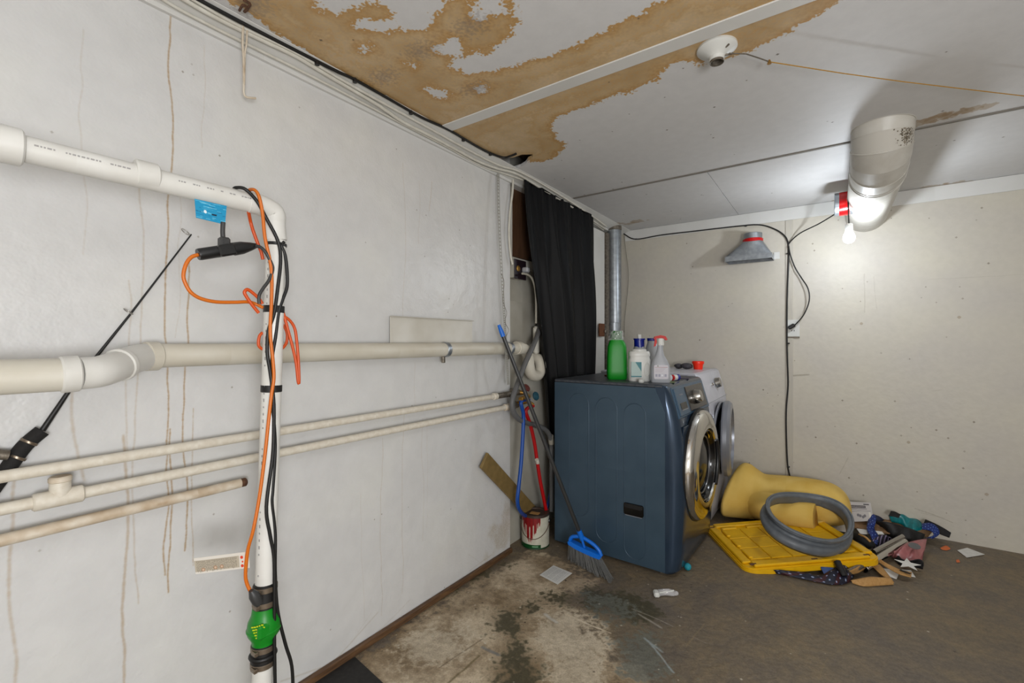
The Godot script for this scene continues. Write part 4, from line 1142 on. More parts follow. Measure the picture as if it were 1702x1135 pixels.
func cords() -> void:
	var t := thing("extension_cord", "orange extension cord looped and hung down the white discharge pipe", "extension cord")
	p_tube("cord", smooth([Vector3(0.315, 1.544, 3.182), Vector3(0.300, 1.565, 3.180), Vector3(0.325, 1.564, 3.179), Vector3(0.335, 1.549, 3.172), Vector3(0.335, 1.509, 3.163), Vector3(0.335, 1.449, 3.157), Vector3(0.335, 1.390, 3.144), Vector3(0.335, 1.346, 3.140), Vector3(0.335, 1.284, 3.141), Vector3(0.335, 1.213, 3.144), Vector3(0.335, 1.140, 3.137), Vector3(0.335, 1.096, 3.135), Vector3(0.335, 1.054, 3.141), Vector3(0.335, 0.983, 3.149), Vector3(0.335, 0.907, 3.157), Vector3(0.335, 0.803, 3.171), Vector3(0.335, 0.730, 3.185), Vector3(0.325, 0.681, 3.193), Vector3(0.320, 0.625, 3.196), Vector3(0.320, 0.599, 3.193), Vector3(0.325, 0.576, 3.186)]), 0.0042, M.amber_cord, t, 8)
	p_tube("cord", smooth([Vector3(0.300, 1.514, 3.180), Vector3(0.280, 1.496, 3.166), Vector3(0.280, 1.472, 3.159), Vector3(0.280, 1.443, 3.148), Vector3(0.280, 1.421, 3.139), Vector3(0.280, 1.403, 3.135)]), 0.0042, M.orange_cord, t, 8)
	p_tube("cord", smooth([Vector3(0.320, 1.386, 3.297), Vector3(0.320, 1.378, 3.311), Vector3(0.320, 1.361, 3.321), Vector3(0.320, 1.336, 3.326), Vector3(0.320, 1.318, 3.322), Vector3(0.320, 1.299, 3.311), Vector3(0.320, 1.287, 3.291), Vector3(0.320, 1.282, 3.260), Vector3(0.320, 1.284, 3.221), Vector3(0.320, 1.287, 3.190), Vector3(0.320, 1.283, 3.172), Vector3(0.330, 1.274, 3.159)]), 0.0042, M.amber_cord, t, 8)
	p_tube("cord", smooth([Vector3(0.330, 1.261, 3.170), Vector3(0.330, 1.278, 3.184), Vector3(0.330, 1.298, 3.198), Vector3(0.330, 1.309, 3.203), Vector3(0.330, 1.316, 3.196), Vector3(0.330, 1.309, 3.184), Vector3(0.330, 1.297, 3.170), Vector3(0.330, 1.284, 3.161)]), 0.0042, M.orange_cord, t, 8)
	p_tube("cord", smooth([Vector3(0.310, 1.259, 3.102), Vector3(0.310, 1.248, 3.082), Vector3(0.310, 1.227, 3.067), Vector3(0.310, 1.195, 3.061), Vector3(0.310, 1.138, 3.056), Vector3(0.310, 1.082, 3.054), Vector3(0.310, 1.083, 3.057), Vector3(0.310, 1.130, 3.062), Vector3(0.310, 1.171, 3.071), Vector3(0.310, 1.211, 3.082), Vector3(0.310, 1.258, 3.095), Vector3(0.310, 1.285, 3.102)]), 0.004, M.orange_cord, t, 8)
	p_tube("cord", smooth([Vector3(0.290, 1.241, 3.098), Vector3(0.290, 1.232, 3.085), Vector3(0.290, 1.211, 3.076), Vector3(0.290, 1.187, 3.078), Vector3(0.290, 1.171, 3.091), Vector3(0.290, 1.166, 3.112), Vector3(0.290, 1.168, 3.135), Vector3(0.290, 1.179, 3.150), Vector3(0.290, 1.202, 3.149), Vector3(0.290, 1.213, 3.141)]), 0.004, M.orange_cord, t, 8)
	p_lathe("cord_plug", [Vector2(0, 0), Vector2(0.010, 0), Vector2(0.012, 0.008), Vector2(0.012, 0.028), Vector2(0.009, 0.036), Vector2(0.006, 0.044), Vector2(0, 0.044)], along(Vector3(0.335, 0.544, 3.172), Vector3(0.335, 0.585, 3.190)), M.grey_plug, t, 14)
	var c := obj("warning_tag", quad_sheet(Vector3(0.300, 0.696, 3.299), Vector3(0.320, 0.675, 3.189), Vector3(0.320, 0.634, 3.186), Vector3(0.300, 0.658, 3.295), 0.0008), tag_print())
	tag(c, "white paper warning tag with red dots wrapped on the orange cord", "tag")
	# black cords
	t = thing("pump_cable", "black pump cord taped down the white discharge pipe", "cord", Vector3.ZERO, 0, "black cords taped to the white pipe")
	p_tube("cord", smooth([Vector3(0.300, 1.559, 3.215), Vector3(0.310, 1.563, 3.212), Vector3(0.330, 1.558, 3.201), Vector3(0.330, 1.536, 3.174), Vector3(0.330, 1.499, 3.151), Vector3(0.330, 1.447, 3.122), Vector3(0.330, 1.399, 3.115), Vector3(0.330, 1.330, 3.122), Vector3(0.330, 1.260, 3.132), Vector3(0.330, 1.217, 3.146), Vector3(0.330, 1.164, 3.149), Vector3(0.330, 1.116, 3.142), Vector3(0.330, 1.053, 3.134), Vector3(0.330, 0.999, 3.132), Vector3(0.330, 0.902, 3.135), Vector3(0.330, 0.776, 3.151), Vector3(0.330, 0.702, 3.142), Vector3(0.330, 0.640, 3.132), Vector3(0.330, 0.541, 3.131), Vector3(0.330, 0.437, 3.131), Vector3(0.330, 0.298, 3.129)]), 0.0042, M.black_rubber, t, 8)
	t = thing("pump_cable", "black cord beside the green valve curving off to the right", "cord", Vector3.ZERO, 0, "black cords taped to the white pipe")
	p_tube("cord", smooth([Vector3(0.322, 1.450, 3.102), Vector3(0.322, 1.438, 3.108), Vector3(0.322, 1.415, 3.099), Vector3(0.322, 1.376, 3.094), Vector3(0.322, 1.333, 3.094), Vector3(0.322, 1.300, 3.105), Vector3(0.322, 1.265, 3.116), Vector3(0.322, 1.202, 3.124), Vector3(0.322, 1.141, 3.133), Vector3(0.322, 1.052, 3.133), Vector3(0.322, 0.925, 3.125), Vector3(0.322, 0.815, 3.131), Vector3(0.322, 0.776, 3.133), Vector3(0.322, 0.695, 3.125), Vector3(0.322, 0.602, 3.125), Vector3(0.322, 0.500, 3.119), Vector3(0.322, 0.403, 3.099), Vector3(0.322, 0.332, 3.081), Vector3(0.322, 0.246, 3.077)]), 0.0044, M.black_rubber, t, 8)
	t = thing("cord_splitter", "black three-way cord splitter hanging below the white pipe", "plug")
	var a: Vector3 = Vector3(0.320, 1.386, 3.298)
	var b: Vector3 = Vector3(0.325, 1.419, 3.198)
	var f := along(a, b)
	var l := (b - a).length()
	p_lathe("plug", [Vector2(0, 0), Vector2(0.0125, 0), Vector2(0.0135, 0.004), Vector2(0.0135, l * 0.42), Vector2(0, l * 0.42)], f, M.black_plastic, t, 14)
	p_box("tap_body", f * Vector3(0, l * 0.56, 0), Vector3(0.027, l * 0.36, 0.034), M.black_plastic, t, 0.004, f.basis)
	p_lathe("plug", [Vector2(0, l * 0.7), Vector2(0.0155, l * 0.72), Vector2(0.015, l * 0.92), Vector2(0.010, l * 1.12), Vector2(0.006, l * 1.24), Vector2(0, l * 1.24)], f, M.black_plastic, t, 14)
	p_box("branch", Vector3(0.320, 1.422, 3.244), Vector3(0.022, 0.026, 0.022), M.grey_plug, t, 0.004)
	p_tube("stem", smooth([Vector3(0.320, 1.430, 3.246), Vector3(0.320, 1.449, 3.247), Vector3(0.320, 1.470, 3.246)]), 0.0052, M.grey_plug, t)
	p_tube("lead", smooth([Vector3(0.335, 1.424, 3.181), Vector3(0.335, 1.423, 3.168), Vector3(0.335, 1.413, 3.156), Vector3(0.335, 1.391, 3.143), Vector3(0.335, 1.372, 3.138), Vector3(0.335, 1.344, 3.147), Vector3(0.335, 1.321, 3.162), Vector3(0.335, 1.303, 3.171), Vector3(0.335, 1.283, 3.171)]), 0.0042, M.grey_plug, t, 8)
	c = obj("cable_label", quad_sheet(Vector3(0.310, 1.513, 3.301), Vector3(0.310, 1.513, 3.234), Vector3(0.318, 1.466, 3.241), Vector3(0.318, 1.469, 3.301), 0.0008), label_blue())
	tag(c, "bright blue plastic cable label hanging below the white pipe", "label")


func quad_sheet(a: Vector3, b: Vector3, c: Vector3, d: Vector3, thick: float) -> ArrayMesh:
	var m := MB.new()
	var n := (b - a).cross(d - a).normalized() * thick / 2.0
	var uv := [Vector2(0, 0), Vector2(1, 0), Vector2(1, 1), Vector2(0, 1)]
	m.quad_n(a + n, b + n, c + n, d + n, n, -1, uv)
	m.quad_n(a - n, b - n, c - n, d - n, -n, -1, uv)
	var p := [a, b, c, d]
	for i in 4:
		var k := (i + 1) % 4
		m.quad_n(p[i] + n, p[k] + n, p[k] - n, p[i] - n, (p[i] + p[k] - a - c))
	return m.mesh()


func tag_print() -> StandardMaterial3D:
	var im := Image.create(360, 104, false, Image.FORMAT_RGB8)
	im.fill(Color(0.80, 0.78, 0.74))
	im.fill_rect(Rect2i(0, 18, 290, 74), Color(0.66, 0.62, 0.55))
	var rng := RandomNumberGenerator.new()
	rng.seed = 3
	for k in 44:
		var x := 12 + k * 6
		var y := 22
		while y < 84:
			var l := rng.randi_range(4, 18)
			im.fill_rect(Rect2i(x, y, 2, l), Color(0.36, 0.33, 0.28))
			y += l + rng.randi_range(2, 6)
	for q in [Vector2i(50, 80), Vector2i(128, 74), Vector2i(170, 72)]:
		dot(im, q, 12, Color(0.62, 0.46, 0.34))
		dot(im, q, 7, Color(0.74, 0.66, 0.58))
	for q in [[Vector2i(308, 30), 10], [Vector2i(312, 58), 6], [Vector2i(308, 84), 10]]:
		dot(im, q[0], q[1], Color(0.78, 0.20, 0.07))
	var m := mat("tag_print", Color.WHITE, 0.6)
	m.albedo_texture = ImageTexture.create_from_image(im)
	return m


func label_blue() -> StandardMaterial3D:
	var im := Image.create(220, 120, false, Image.FORMAT_RGB8)
	im.fill(Color(0.10, 0.55, 0.72))
	var rng := RandomNumberGenerator.new()
	rng.seed = 4
	for k in 60:
		im.fill_rect(Rect2i(rng.randi_range(0, 200), rng.randi_range(0, 118), rng.randi_range(10, 70), rng.randi_range(1, 3)), Color(0.05, 0.38, 0.55) if rng.randf() < 0.55 else Color(0.45, 0.76, 0.86))
	dot(im, Vector2i(72, 66), 11, Color(0.86, 0.90, 0.92))
	im.fill_rect(Rect2i(120, 70, 36, 9), Color(0.06, 0.12, 0.2))
	var m := mat("label_blue", Color.WHITE, 0.35)
	m.albedo_texture = ImageTexture.create_from_image(im)
	return m


func dot(im: Image, c: Vector2i, r: int, col: Color) -> void:
	for y in range(maxi(0, c.y - r), mini(im.get_height(), c.y + r + 1)):
		for x in range(maxi(0, c.x - r), mini(im.get_width(), c.x + r + 1)):
			if Vector2(x - c.x, y - c.y).length() <= r:
				im.set_pixel(x, y, col)


# front-loading machine body: x from the back (0) to the front, z from 0 (near side) to -0.687, y up. mats: side, fascia, front, top
func machine(t: Node3D, side: Material, fascia: Material, top: Material, h: float, hole := 0.0) -> void:
	var w := 0.687
	var b := MB.new()
	b.box(Vector3(0.31, h * 0.5, -w / 2), Vector3(0.62, h - 0.04, w - 0.006))
	obj("cabinet", b.mesh(), side, t)
	var outline := [Vector2(0.004, 0.02), Vector2(0.652, 0.02), Vector2(0.652, h - 0.14), Vector2(0.60, h - 0.018), Vector2(0.004, h - 0.018)]
	for s in [0, 1]:
		p_extrude("side_panel", outline, 0.006, Transform3D(Basis(), Vector3(0, 0, -0.004 if s == 0 else -w - 0.002)), side, t)
	var tb := MB.new()
	tb.box(Vector3(0.321, h - 0.0095, -w / 2), Vector3(0.642, 0.019, w + 0.004), 0.006)
	obj("top", tb.mesh(), top, t)
	# moulded front: side profile swept across with rounded corners
	var prof := [Vector2(0.645, h - 0.003), Vector2(0.662, h - 0.012), Vector2(0.678, h - 0.06), Vector2(0.697, h - 0.12), Vector2(0.714, h - 0.19), Vector2(0.728, h - 0.32), Vector2(0.736, h - 0.47), Vector2(0.734, h - 0.67), Vector2(0.726, h - 0.85), Vector2(0.716, 0.035), Vector2(0.70, 0.018)]
	var rows := []
	for i in 29:
		var s := i / 28.0
		# crowd the stations towards the corners
		var zz := -w / 2 + (w / 2 + 0.001) * sin((s - 0.5) * PI)
		var edge := (w / 2 - absf(zz + w / 2)) / 0.07
		var roundness := sqrt(maxf(0.0, 1.0 - pow(1.0 - clampf(edge, 0.0, 1.0), 2.0)))
		var row := PackedVector3Array()
		row.append(Vector3(0.60, 0.018, zz))
		row.append(Vector3(0.60, h - 0.003, zz))
		for p in prof:
			row.append(Vector3(0.640 + (p.x - 0.640) * (0.35 + 0.65 * roundness), p.y, zz))
		rows.append(row)
	var fb := MB.new()
	fb.grid(rows, true, true)
	if hole == 0.0:
		obj("front", fb.mesh(), fascia, t)
	else:
		var c := CSGCombiner3D.new()
		c.name = "front"
		t.add_child(c)
		var m := CSGMesh3D.new()
		m.mesh = fb.mesh()
		m.material = fascia
		c.add_child(m)
		var cut := CSGCylinder3D.new()
		cut.operation = CSGShape3D.OPERATION_SUBTRACTION
		cut.radius = hole
		cut.height = 0.5
		cut.sides = 40
		cut.material = M.dark_drum
		cut.transform = Transform3D(Basis(Vector3.FORWARD, PI / 2), Vector3(0.72, 0.53, -w / 2))
		c.add_child(cut)
	for x in [0.05, 0.62]:
		for z in [-0.05, -w + 0.05]:
			collar("foot", Vector3(x, 0.0, z), Vector3(x, 0.025, z), 0.02, M.dirty_white, t)


func laundry() -> void:
	# blue washer
	var h := 0.97
	var w := thing("washing_machine", "dark blue front loading washing machine with chrome round door", "washer", Vector3(0.15, 0, 1.388), -0.026)
	machine(w, M.blue_enamel, M.blue_front, M.blue_top, h)
	for q in [[0.10, 0.225, 0.895, 0.20], [0.269, 0.394, 0.883, 0.09], [0.434, 0.552, 0.864, 0.045]]:
		var r: float = (q[1] - q[0]) / 2
		var c: float = (q[1] + q[0]) / 2
		var ring := []
		for i in 13:
			ring.append(Vector3(c + r * cos(PI * i / 12), q[2] - r + r * sin(PI * i / 12), 0.0016))
		for i in 13:
			ring.append(Vector3(c - r * cos(PI * i / 12), q[3] + r - r * sin(PI * i / 12), 0.0016))
		p_tube("embossed_arch", ring, 0.0028, M.blue_enamel, w, 8, true)
	var hd := p_extrude("side_grip", rounded(0.108, 0.062, 0.01), 0.007, Transform3D(Basis(), Vector3(0.488, 0.304, 0.0)), M.black_gloss, w)
	p_extrude("grip_lip", rounded(0.098, 0.022, 0.009), 0.010, Transform3D(Basis(), Vector3(0.488, 0.322, 0.002)), M.black_plastic, hd)
	p_box("grip_rim", Vector3(0.488, 0.271, 0.006), Vector3(0.092, 0.004, 0.006), M.silver_plastic, hd, 0.001)
	# sloping control front: up runs along the slope, out is its normal
	var up := Vector3(-0.052, 0.178, 0).normalized()
	var out := Vector3(0.178, 0.052, 0).normalized()
	var sl := Basis(Vector3(0, 0, -1), up, out)
	var mid := Vector3(0.6885, h - 0.095, 0)
	var face := p_box("control_band", mid + Vector3(0, 0, -0.343) - out * 0.004, Vector3(0.60, 0.165, 0.012), M.blue_fascia, w, 0.004, sl)
	var dr := p_box("drawer", mid + Vector3(0, 0, -0.145) + out * 0.003, Vector3(0.17, 0.145, 0.008), M.blue_fascia, w, 0.004, sl)
	p_box("drawer_grip", mid + Vector3(0, 0, -0.15) + out * 0.0055 - up * 0.025, Vector3(0.105, 0.036, 0.006), M.black_gloss, dr, 0.002, sl)
	p_box("grip_edge", mid + Vector3(0, 0, -0.15) + out * 0.0075 - up * 0.045, Vector3(0.105, 0.006, 0.008), M.silver_plastic, dr, 0.002, sl)
	var tm := TextMesh.new()
	tm.text = "SAMSUNG"
	tm.font_size = 13
	tm.pixel_size = 0.001
	tm.depth = 0.001
	var lt := obj("lettering", tm, M.silver_plastic, dr)
	lt.transform = Transform3D(sl, mid + Vector3(0, 0, -0.15) + out * 0.0075 + up * 0.035)
	p_box("display", mid + Vector3(0, 0, -0.425) + out * 0.003, Vector3(0.34, 0.135, 0.008), mottled("display_smoke", Color(0.13, 0.12, 0.11), Color(0.26, 0.24, 0.22), 0.12, 0.1, 4.0, 0.02, 38), w, 0.003, sl)
	p_lathe("knob", [Vector2(0, 0), Vector2(0.040, 0), Vector2(0.041, 0.012), Vector2(0.034, 0.030), Vector2(0.031, 0.038), Vector2(0, 0.040)], Transform3D(Basis(sl.x, out, sl.x.cross(out)), mid + Vector3(0, 0, -0.385) + out * 0.006), M.steel, w, 24)
	p_box("lower_band", Vector3(0.722, h - 0.245, -0.17), Vector3(0.006, 0.06, 0.22), M.blue_front, w, 0.002, Basis(Vector3.FORWARD, 0.1))
	# closed door
	var d := Node3D.new()
	d.name = "door"
	w.add_child(d)
	d.transform = Transform3D(Basis(Vector3.FORWARD, PI / 2 + 0.0), Vector3(0.722, 0.512, -0.343))
	p_lathe("gasket_ring", [Vector2(0.27, 0), Vector2(0.306, 0), Vector2(0.306, 0.014), Vector2(0.27, 0.02)], Transform3D(), M.black_rubber, d, 56)
	p_lathe("chrome_ring", [Vector2(0.285, 0.008), Vector2(0.298, 0.014), Vector2(0.296, 0.030), Vector2(0.284, 0.044), Vector2(0.262, 0.052), Vector2(0.212, 0.060), Vector2(0.200, 0.056), Vector2(0.194, 0.040), Vector2(0.192, 0.004), Vector2(0.285, 0.008)], Transform3D(), M.chrome, d, 64)
	p_lathe("inner_rim", [Vector2(0.193, 0.020), Vector2(0.193, 0.046), Vector2(0.184, 0.050), Vector2(0.170, 0.030), Vector2(0.168, 0.012), Vector2(0.193, 0.020)], Transform3D(), M.black_gloss, d, 56)
	p_lathe("bowl", [Vector2(0.172, 0.020), Vector2(0.150, 0.016), Vector2(0.12, 0.028), Vector2(0.08, 0.038), Vector2(0.03, 0.043), Vector2(0, 0.044), Vector2(0, 0.036), Vector2(0.08, 0.030), Vector2(0.15, 0.010), Vector2(0.172, 0.020)], Transform3D(), M.black_gloss, d, 48)
	p_tube("bowl_ring", ring_about(Vector3(0, 0.024, 0), Vector3.UP, 0.155, 40), 0.007, M.drum_steel, d, 8, true)
	var hb := MB.new()
	var arc := []
	for i in 15:
		var a := -PI / 2 + (i - 7) * 0.095 + 0.1
		arc.append(Vector3(0.203 * cos(a), 0.058, 0.203 * sin(a)))
	hb.tube(arc, 0.013, 8)
	obj("handle", hb.mesh(), M.black_plastic, d)
	p_box("sticker", Vector3(-0.155, 0.036, -0.10), Vector3(0.045, 0.002, 0.035), M.lid_yellow, d, 0.0005, Basis(Vector3.UP, 0.5))
	p_box("foot_label", Vector3(0.715, 0.075, -0.085), Vector3(0.003, 0.07, 0.03), M.paper, w, 0.0005)
	# white dryer behind it
	var dh := 0.985
	var y := thing("dryer", "white front loading dryer with its round door ajar beside the washer", "dryer", Vector3(0.135, 0, 0.694), 0.0)
	machine(y, M.dryer_white, M.dryer_white, M.dryer_white, dh, 0.215)
	p_lathe("drum", [Vector2(0.214, 0), Vector2(0.213, -0.26), Vector2(0, -0.27), Vector2(0, -0.262), Vector2(0.208, -0.252), Vector2(0.209, 0), Vector2(0.214, 0)], Transform3D(Basis(Vector3.FORWARD, PI / 2), Vector3(0.73, 0.53, -0.3435)), M.dark_drum, y, 40)
	p_lathe("opening_ring", [Vector2(0.205, 0), Vector2(0.245, 0), Vector2(0.243, 0.012), Vector2(0.207, 0.008), Vector2(0.205, 0)], Transform3D(Basis(Vector3.FORWARD, PI / 2), Vector3(0.728, 0.53, -0.3435)), M.silver_plastic, y, 48)
	for q in [[0.40, 0.036], [0.52, 0.012], [0.27, 0.010]]:
		p_lathe("knob", [Vector2(0, 0), Vector2(q[1], 0), Vector2(q[1] * 0.9, q[1] * 0.8), Vector2(0, q[1] * 0.9)], Transform3D(Basis(sl.x, out, sl.x.cross(out)), Vector3(0.693, dh - 0.085, -q[0])), M.steel, y, 20)
	p_box("seam", Vector3(0.7135, dh - 0.19, -0.343), Vector3(0.006, 0.003, 0.63), M.grey_plastic, y, 0.0005)
	var dd := Node3D.new()
	dd.name = "door"
	y.add_child(dd)
	var swing := deg_to_rad(6.0)
	dd.transform = Transform3D(Basis(Vector3.UP, swing) * Basis(Vector3.FORWARD, PI / 2), Vector3(0.722 + 0.25 * sin(swing), 0.53, -0.60 + 0.25 * cos(swing)))
	p_lathe("rim", [Vector2(0.20, 0.004), Vector2(0.246, 0.0), Vector2(0.254, 0.010), Vector2(0.254, 0.034), Vector2(0.240, 0.050), Vector2(0.205, 0.056), Vector2(0.20, 0.004)], Transform3D(), M.silver_plastic, dd, 56)
	p_lathe("window", [Vector2(0, 0.050), Vector2(0.12, 0.046), Vector2(0.207, 0.040), Vector2(0.207, 0.012), Vector2(0.14, -0.02), Vector2(0, -0.03), Vector2(0, 0.050)], Transform3D(), M.black_gloss, dd, 40)
	p_box("hinge", Vector3(0.0, 0.0, -0.24), Vector3(0.10, 0.02, 0.03), M.black_plastic, dd, 0.003)
	washer_top()


func bottle_rows(sections: Array, n := 28) -> Array:
	# sections: [y, half width x, half depth z, squareness, centre x]
	var rows := []
	for s in sections:
		var row := PackedVector3Array()
		var e: float = s[3]
		for j in n:
			var a := TAU * j / n
			var c := cos(a)
			var q := sin(a)
			row.append(Vector3(s[4] + s[1] * signf(c) * pow(absf(c), e), s[0], s[2] * signf(q) * pow(absf(q), e)))
		rows.append(row)
	return rows


func p_loft(called: String, sections: Array, m: Material, parent: Node3D, n := 28) -> MeshInstance3D:
	var b := MB.new()
	b.grid(bottle_rows(sections, n), true, true)
	return obj(called, b.mesh(), m, parent)


func washer_top() -> void:
	var y := 0.970
	var face := 0.52
	# green detergent bottle, cap wrapped in clear film
	var t := thing("detergent_bottle", "tall bright green detergent bottle with film wrapped over its cap", "bottle", Vector3(0.468, y, 1.215), face)
	p_loft("body", [[0, 0.050, 0.034, 0.45, 0], [0.006, 0.056, 0.040, 0.45, 0], [0.05, 0.057, 0.041, 0.45, 0], [0.13, 0.055, 0.040, 0.45, 0], [0.19, 0.052, 0.039, 0.5, 0], [0.212, 0.046, 0.036, 0.6, 0], [0.226, 0.038, 0.033, 0.7, -0.002], [0.236, 0.032, 0.032, 0.9, -0.004]], M.detergent_green, t)
	p_loft("cap", [[0.232, 0.033, 0.033, 0.95, -0.004], [0.236, 0.035, 0.035, 0.95, -0.004], [0.278, 0.033, 0.033, 0.95, -0.004], [0.282, 0.030, 0.030, 0.95, -0.004]], M.detergent_dark, t)
	for s in [-1.0, 1.0]:
		var loop := [Vector3(0.022 * s, 0.055, 0.034), Vector3(0.036 * s, 0.065, 0.034), Vector3(0.042 * s, 0.11, 0.033), Vector3(0.038 * s, 0.165, 0.031), Vector3(0.026 * s, 0.185, 0.031), Vector3(0.018 * s, 0.15, 0.033), Vector3(0.015 * s, 0.10, 0.035)]
		p_tube("grip_groove", smooth(loop, 5, true), 0.0035, M.detergent_green, t, 8, true)
	p_tube("window_strip", [Vector3(-0.004, 0.06, 0.037), Vector3(-0.004, 0.165, 0.036)], 0.0035, M.detergent_dark, t, 8)
	var b := MB.new()
	var rows := []
	for i in 7:
		var row := PackedVector3Array()
		for j in 30:
			var a := TAU * j / 30
			var r := lerpf(0.035, 0.044, i / 6.0) + 0.004 * sin(a * 5 + i) + 0.003 * sin(a * 9 - i * 2.0)
			row.append(Vector3(-0.004 + r * cos(a), 0.282 - 0.009 * i, r * sin(a)))
		rows.append(row)
	b.grid(rows, true, false)
	obj("film", b.mesh(), M.clear_film, t)
	# white tub with teal label and a handle
	t = thing("laundry_tub", "white plastic tub with teal label and ring handle on the washer", "tub", Vector3(0.610, y, 1.245), face)
	p_loft("body", [[0, 0.055, 0.043, 0.55, 0], [0.006, 0.059, 0.047, 0.55, 0], [0.118, 0.059, 0.047, 0.55, 0], [0.130, 0.055, 0.044, 0.6, 0], [0.136, 0.055, 0.044, 0.6, 0], [0.142, 0.058, 0.046, 0.6, 0], [0.158, 0.057, 0.045, 0.6, 0], [0.166, 0.052, 0.041, 0.65, 0]], M.white_plastic, t)
	p_lathe("lid", [Vector2(0, 0.160), Vector2(0.040, 0.160), Vector2(0.040, 0.174), Vector2(0.036, 0.178), Vector2(0, 0.178)], Transform3D(), M.white_plastic, t)
	p_tube("handle", smooth([Vector3(0.030, 0.03, 0.046), Vector3(0.046, 0.045, 0.046), Vector3(0.050, 0.075, 0.044), Vector3(0.040, 0.105, 0.047), Vector3(0.026, 0.085, 0.049), Vector3(0.022, 0.055, 0.049)], 5, true), 0.003, M.white_plastic, t, 8, true)
	p_box("label", Vector3(-0.022, 0.068, 0.0455), Vector3(0.056, 0.08, 0.003), mat("label_pale", Color(0.62, 0.70, 0.68), 0.5), t, 0.0005)
	p_extrude("label_wedge", [Vector2(-0.028, 0.107), Vector2(0.005, 0.107), Vector2(0.005, 0.055)], 0.003, Transform3D(Basis(), Vector3(0, 0, 0.0455)), mat("label_teal", Color(0.16, 0.44, 0.47), 0.5), t)
	p_box("label_stripe", Vector3(-0.022, 0.028, 0.0465), Vector3(0.056, 0.007, 0.003), M.label_teal, t, 0.0005)
	# two bottles with blue caps behind the tub
	t = thing("blue_cap_bottle", "dark bottle with wide blue pouring cap behind the white tub", "bottle", Vector3(0.548, y, 1.065), face)
	p_loft("body", [[0, 0.045, 0.035, 0.6, 0], [0.14, 0.045, 0.035, 0.6, 0], [0.19, 0.030, 0.028, 0.8, 0]], M.grey_plastic, t)
	p_lathe("cap", [Vector2(0, 0.185), Vector2(0.030, 0.185), Vector2(0.030, 0.228), Vector2(0.034, 0.230), Vector2(0.034, 0.238), Vector2(0, 0.238)], Transform3D(), M.cap_blue, t)
	p_lathe("spout", [Vector2(0, 0.236), Vector2(0.012, 0.236), Vector2(0.011, 0.262), Vector2(0, 0.262)], Transform3D(), M.white_plastic, t, 14)
	t = thing("blue_cap_bottle", "pale grey jug with flat blue screw cap behind the spray bottle", "bottle", Vector3(0.622, y, 1.035), face)
	p_loft("body", [[0, 0.055, 0.04, 0.6, 0], [0.12, 0.055, 0.04, 0.6, 0], [0.17, 0.045, 0.036, 0.7, 0], [0.21, 0.026, 0.026, 0.9, -0.008], [0.225, 0.022, 0.022, 1.0, -0.01]], M.grey_plastic, t)
	p_lathe("cap", [Vector2(0, 0.224), Vector2(0.025, 0.224), Vector2(0.025, 0.240), Vector2(0, 0.240)], Transform3D(Basis(), Vector3(-0.01, 0, 0)), M.cap_blue, t)
	# spray bottle
	t = thing("spray_bottle", "grey spray bottle with red trigger standing at the washer front edge", "bottle", Vector3(0.738, y, 1.275), 0.42)
	p_loft("body", [[0, 0.046, 0.026, 0.6, 0], [0.006, 0.050, 0.030, 0.6, 0], [0.05, 0.050, 0.030, 0.6, 0], [0.09, 0.047, 0.028, 0.65, 0.0], [0.12, 0.037, 0.024, 0.7, -0.002], [0.145, 0.024, 0.019, 0.8, -0.004], [0.175, 0.016, 0.016, 0.9, -0.002], [0.205, 0.0145, 0.0145, 1.0, 0.0]], M.grey_plastic, t)
	p_loft("nozzle_body", [[0.200, 0.017, 0.015, 0.8, 0.002], [0.222, 0.016, 0.013, 0.8, 0.002], [0.236, 0.017, 0.012, 0.8, 0.004]], M.white_plastic, t, 20)
	var hd := p_extrude("head", [Vector2(-0.036, 0.232), Vector2(-0.030, 0.247), Vector2(0.0, 0.254), Vector2(0.026, 0.248), Vector2(0.036, 0.230), Vector2(0.028, 0.226), Vector2(0.010, 0.238), Vector2(-0.022, 0.236)], 0.024, Transform3D(Basis(), Vector3(0, 0, -0.012)), M.trigger_red, t)
	p_extrude("trigger", [Vector2(-0.030, 0.236), Vector2(-0.020, 0.236), Vector2(-0.018, 0.218), Vector2(-0.024, 0.196), Vector2(-0.034, 0.192), Vector2(-0.031, 0.214)], 0.012, Transform3D(Basis(), Vector3(0, 0, -0.006)), M.trigger_red, t)
	p_extrude("label", rounded(0.074, 0.075, 0.008), 0.003, Transform3D(Basis(), Vector3(0.0, 0.058, 0.0285)), spray_label(), t)
	# small things on the washer
	var c := p_lathe("measuring_cap", [Vector2(0, 0), Vector2(0.013, 0), Vector2(0.0155, 0.004), Vector2(0.0155, 0.017), Vector2(0, 0.019)], Transform3D(Basis(), Vector3(0.655, y, 1.338)), M.white_plastic)
	tag(c, "small white cap lying in front of the white tub", "cap")
	t = thing("small_jar", "small white jar lying beside the spray bottle", "jar", Vector3(0.738, y + 0.02, 1.13), 0.3)
	p_lathe("body", [Vector2(0, 0), Vector2(0.02, 0), Vector2(0.02, 0.04), Vector2(0, 0.04)], Transform3D(Basis(Vector3.RIGHT, PI / 2), Vector3.ZERO), M.white_plastic, t)
	p_lathe("lid", [Vector2(0, 0.036), Vector2(0.0215, 0.036), Vector2(0.0215, 0.048), Vector2(0, 0.049)], Transform3D(Basis(Vector3.RIGHT, PI / 2), Vector3.ZERO), M.grey_plastic, t)
	t = thing("small_tube", "small red and blue tube lying beside the white jar", "tube", Vector3(0.772, y + 0.018, 1.10), 0.25)
	p_lathe("body", [Vector2(0, 0), Vector2(0.017, 0), Vector2(0.017, 0.03), Vector2(0, 0.03)], Transform3D(Basis(Vector3.RIGHT, PI / 2) * Basis(Vector3.BACK, 0.6), Vector3.ZERO), M.white_plastic, t)
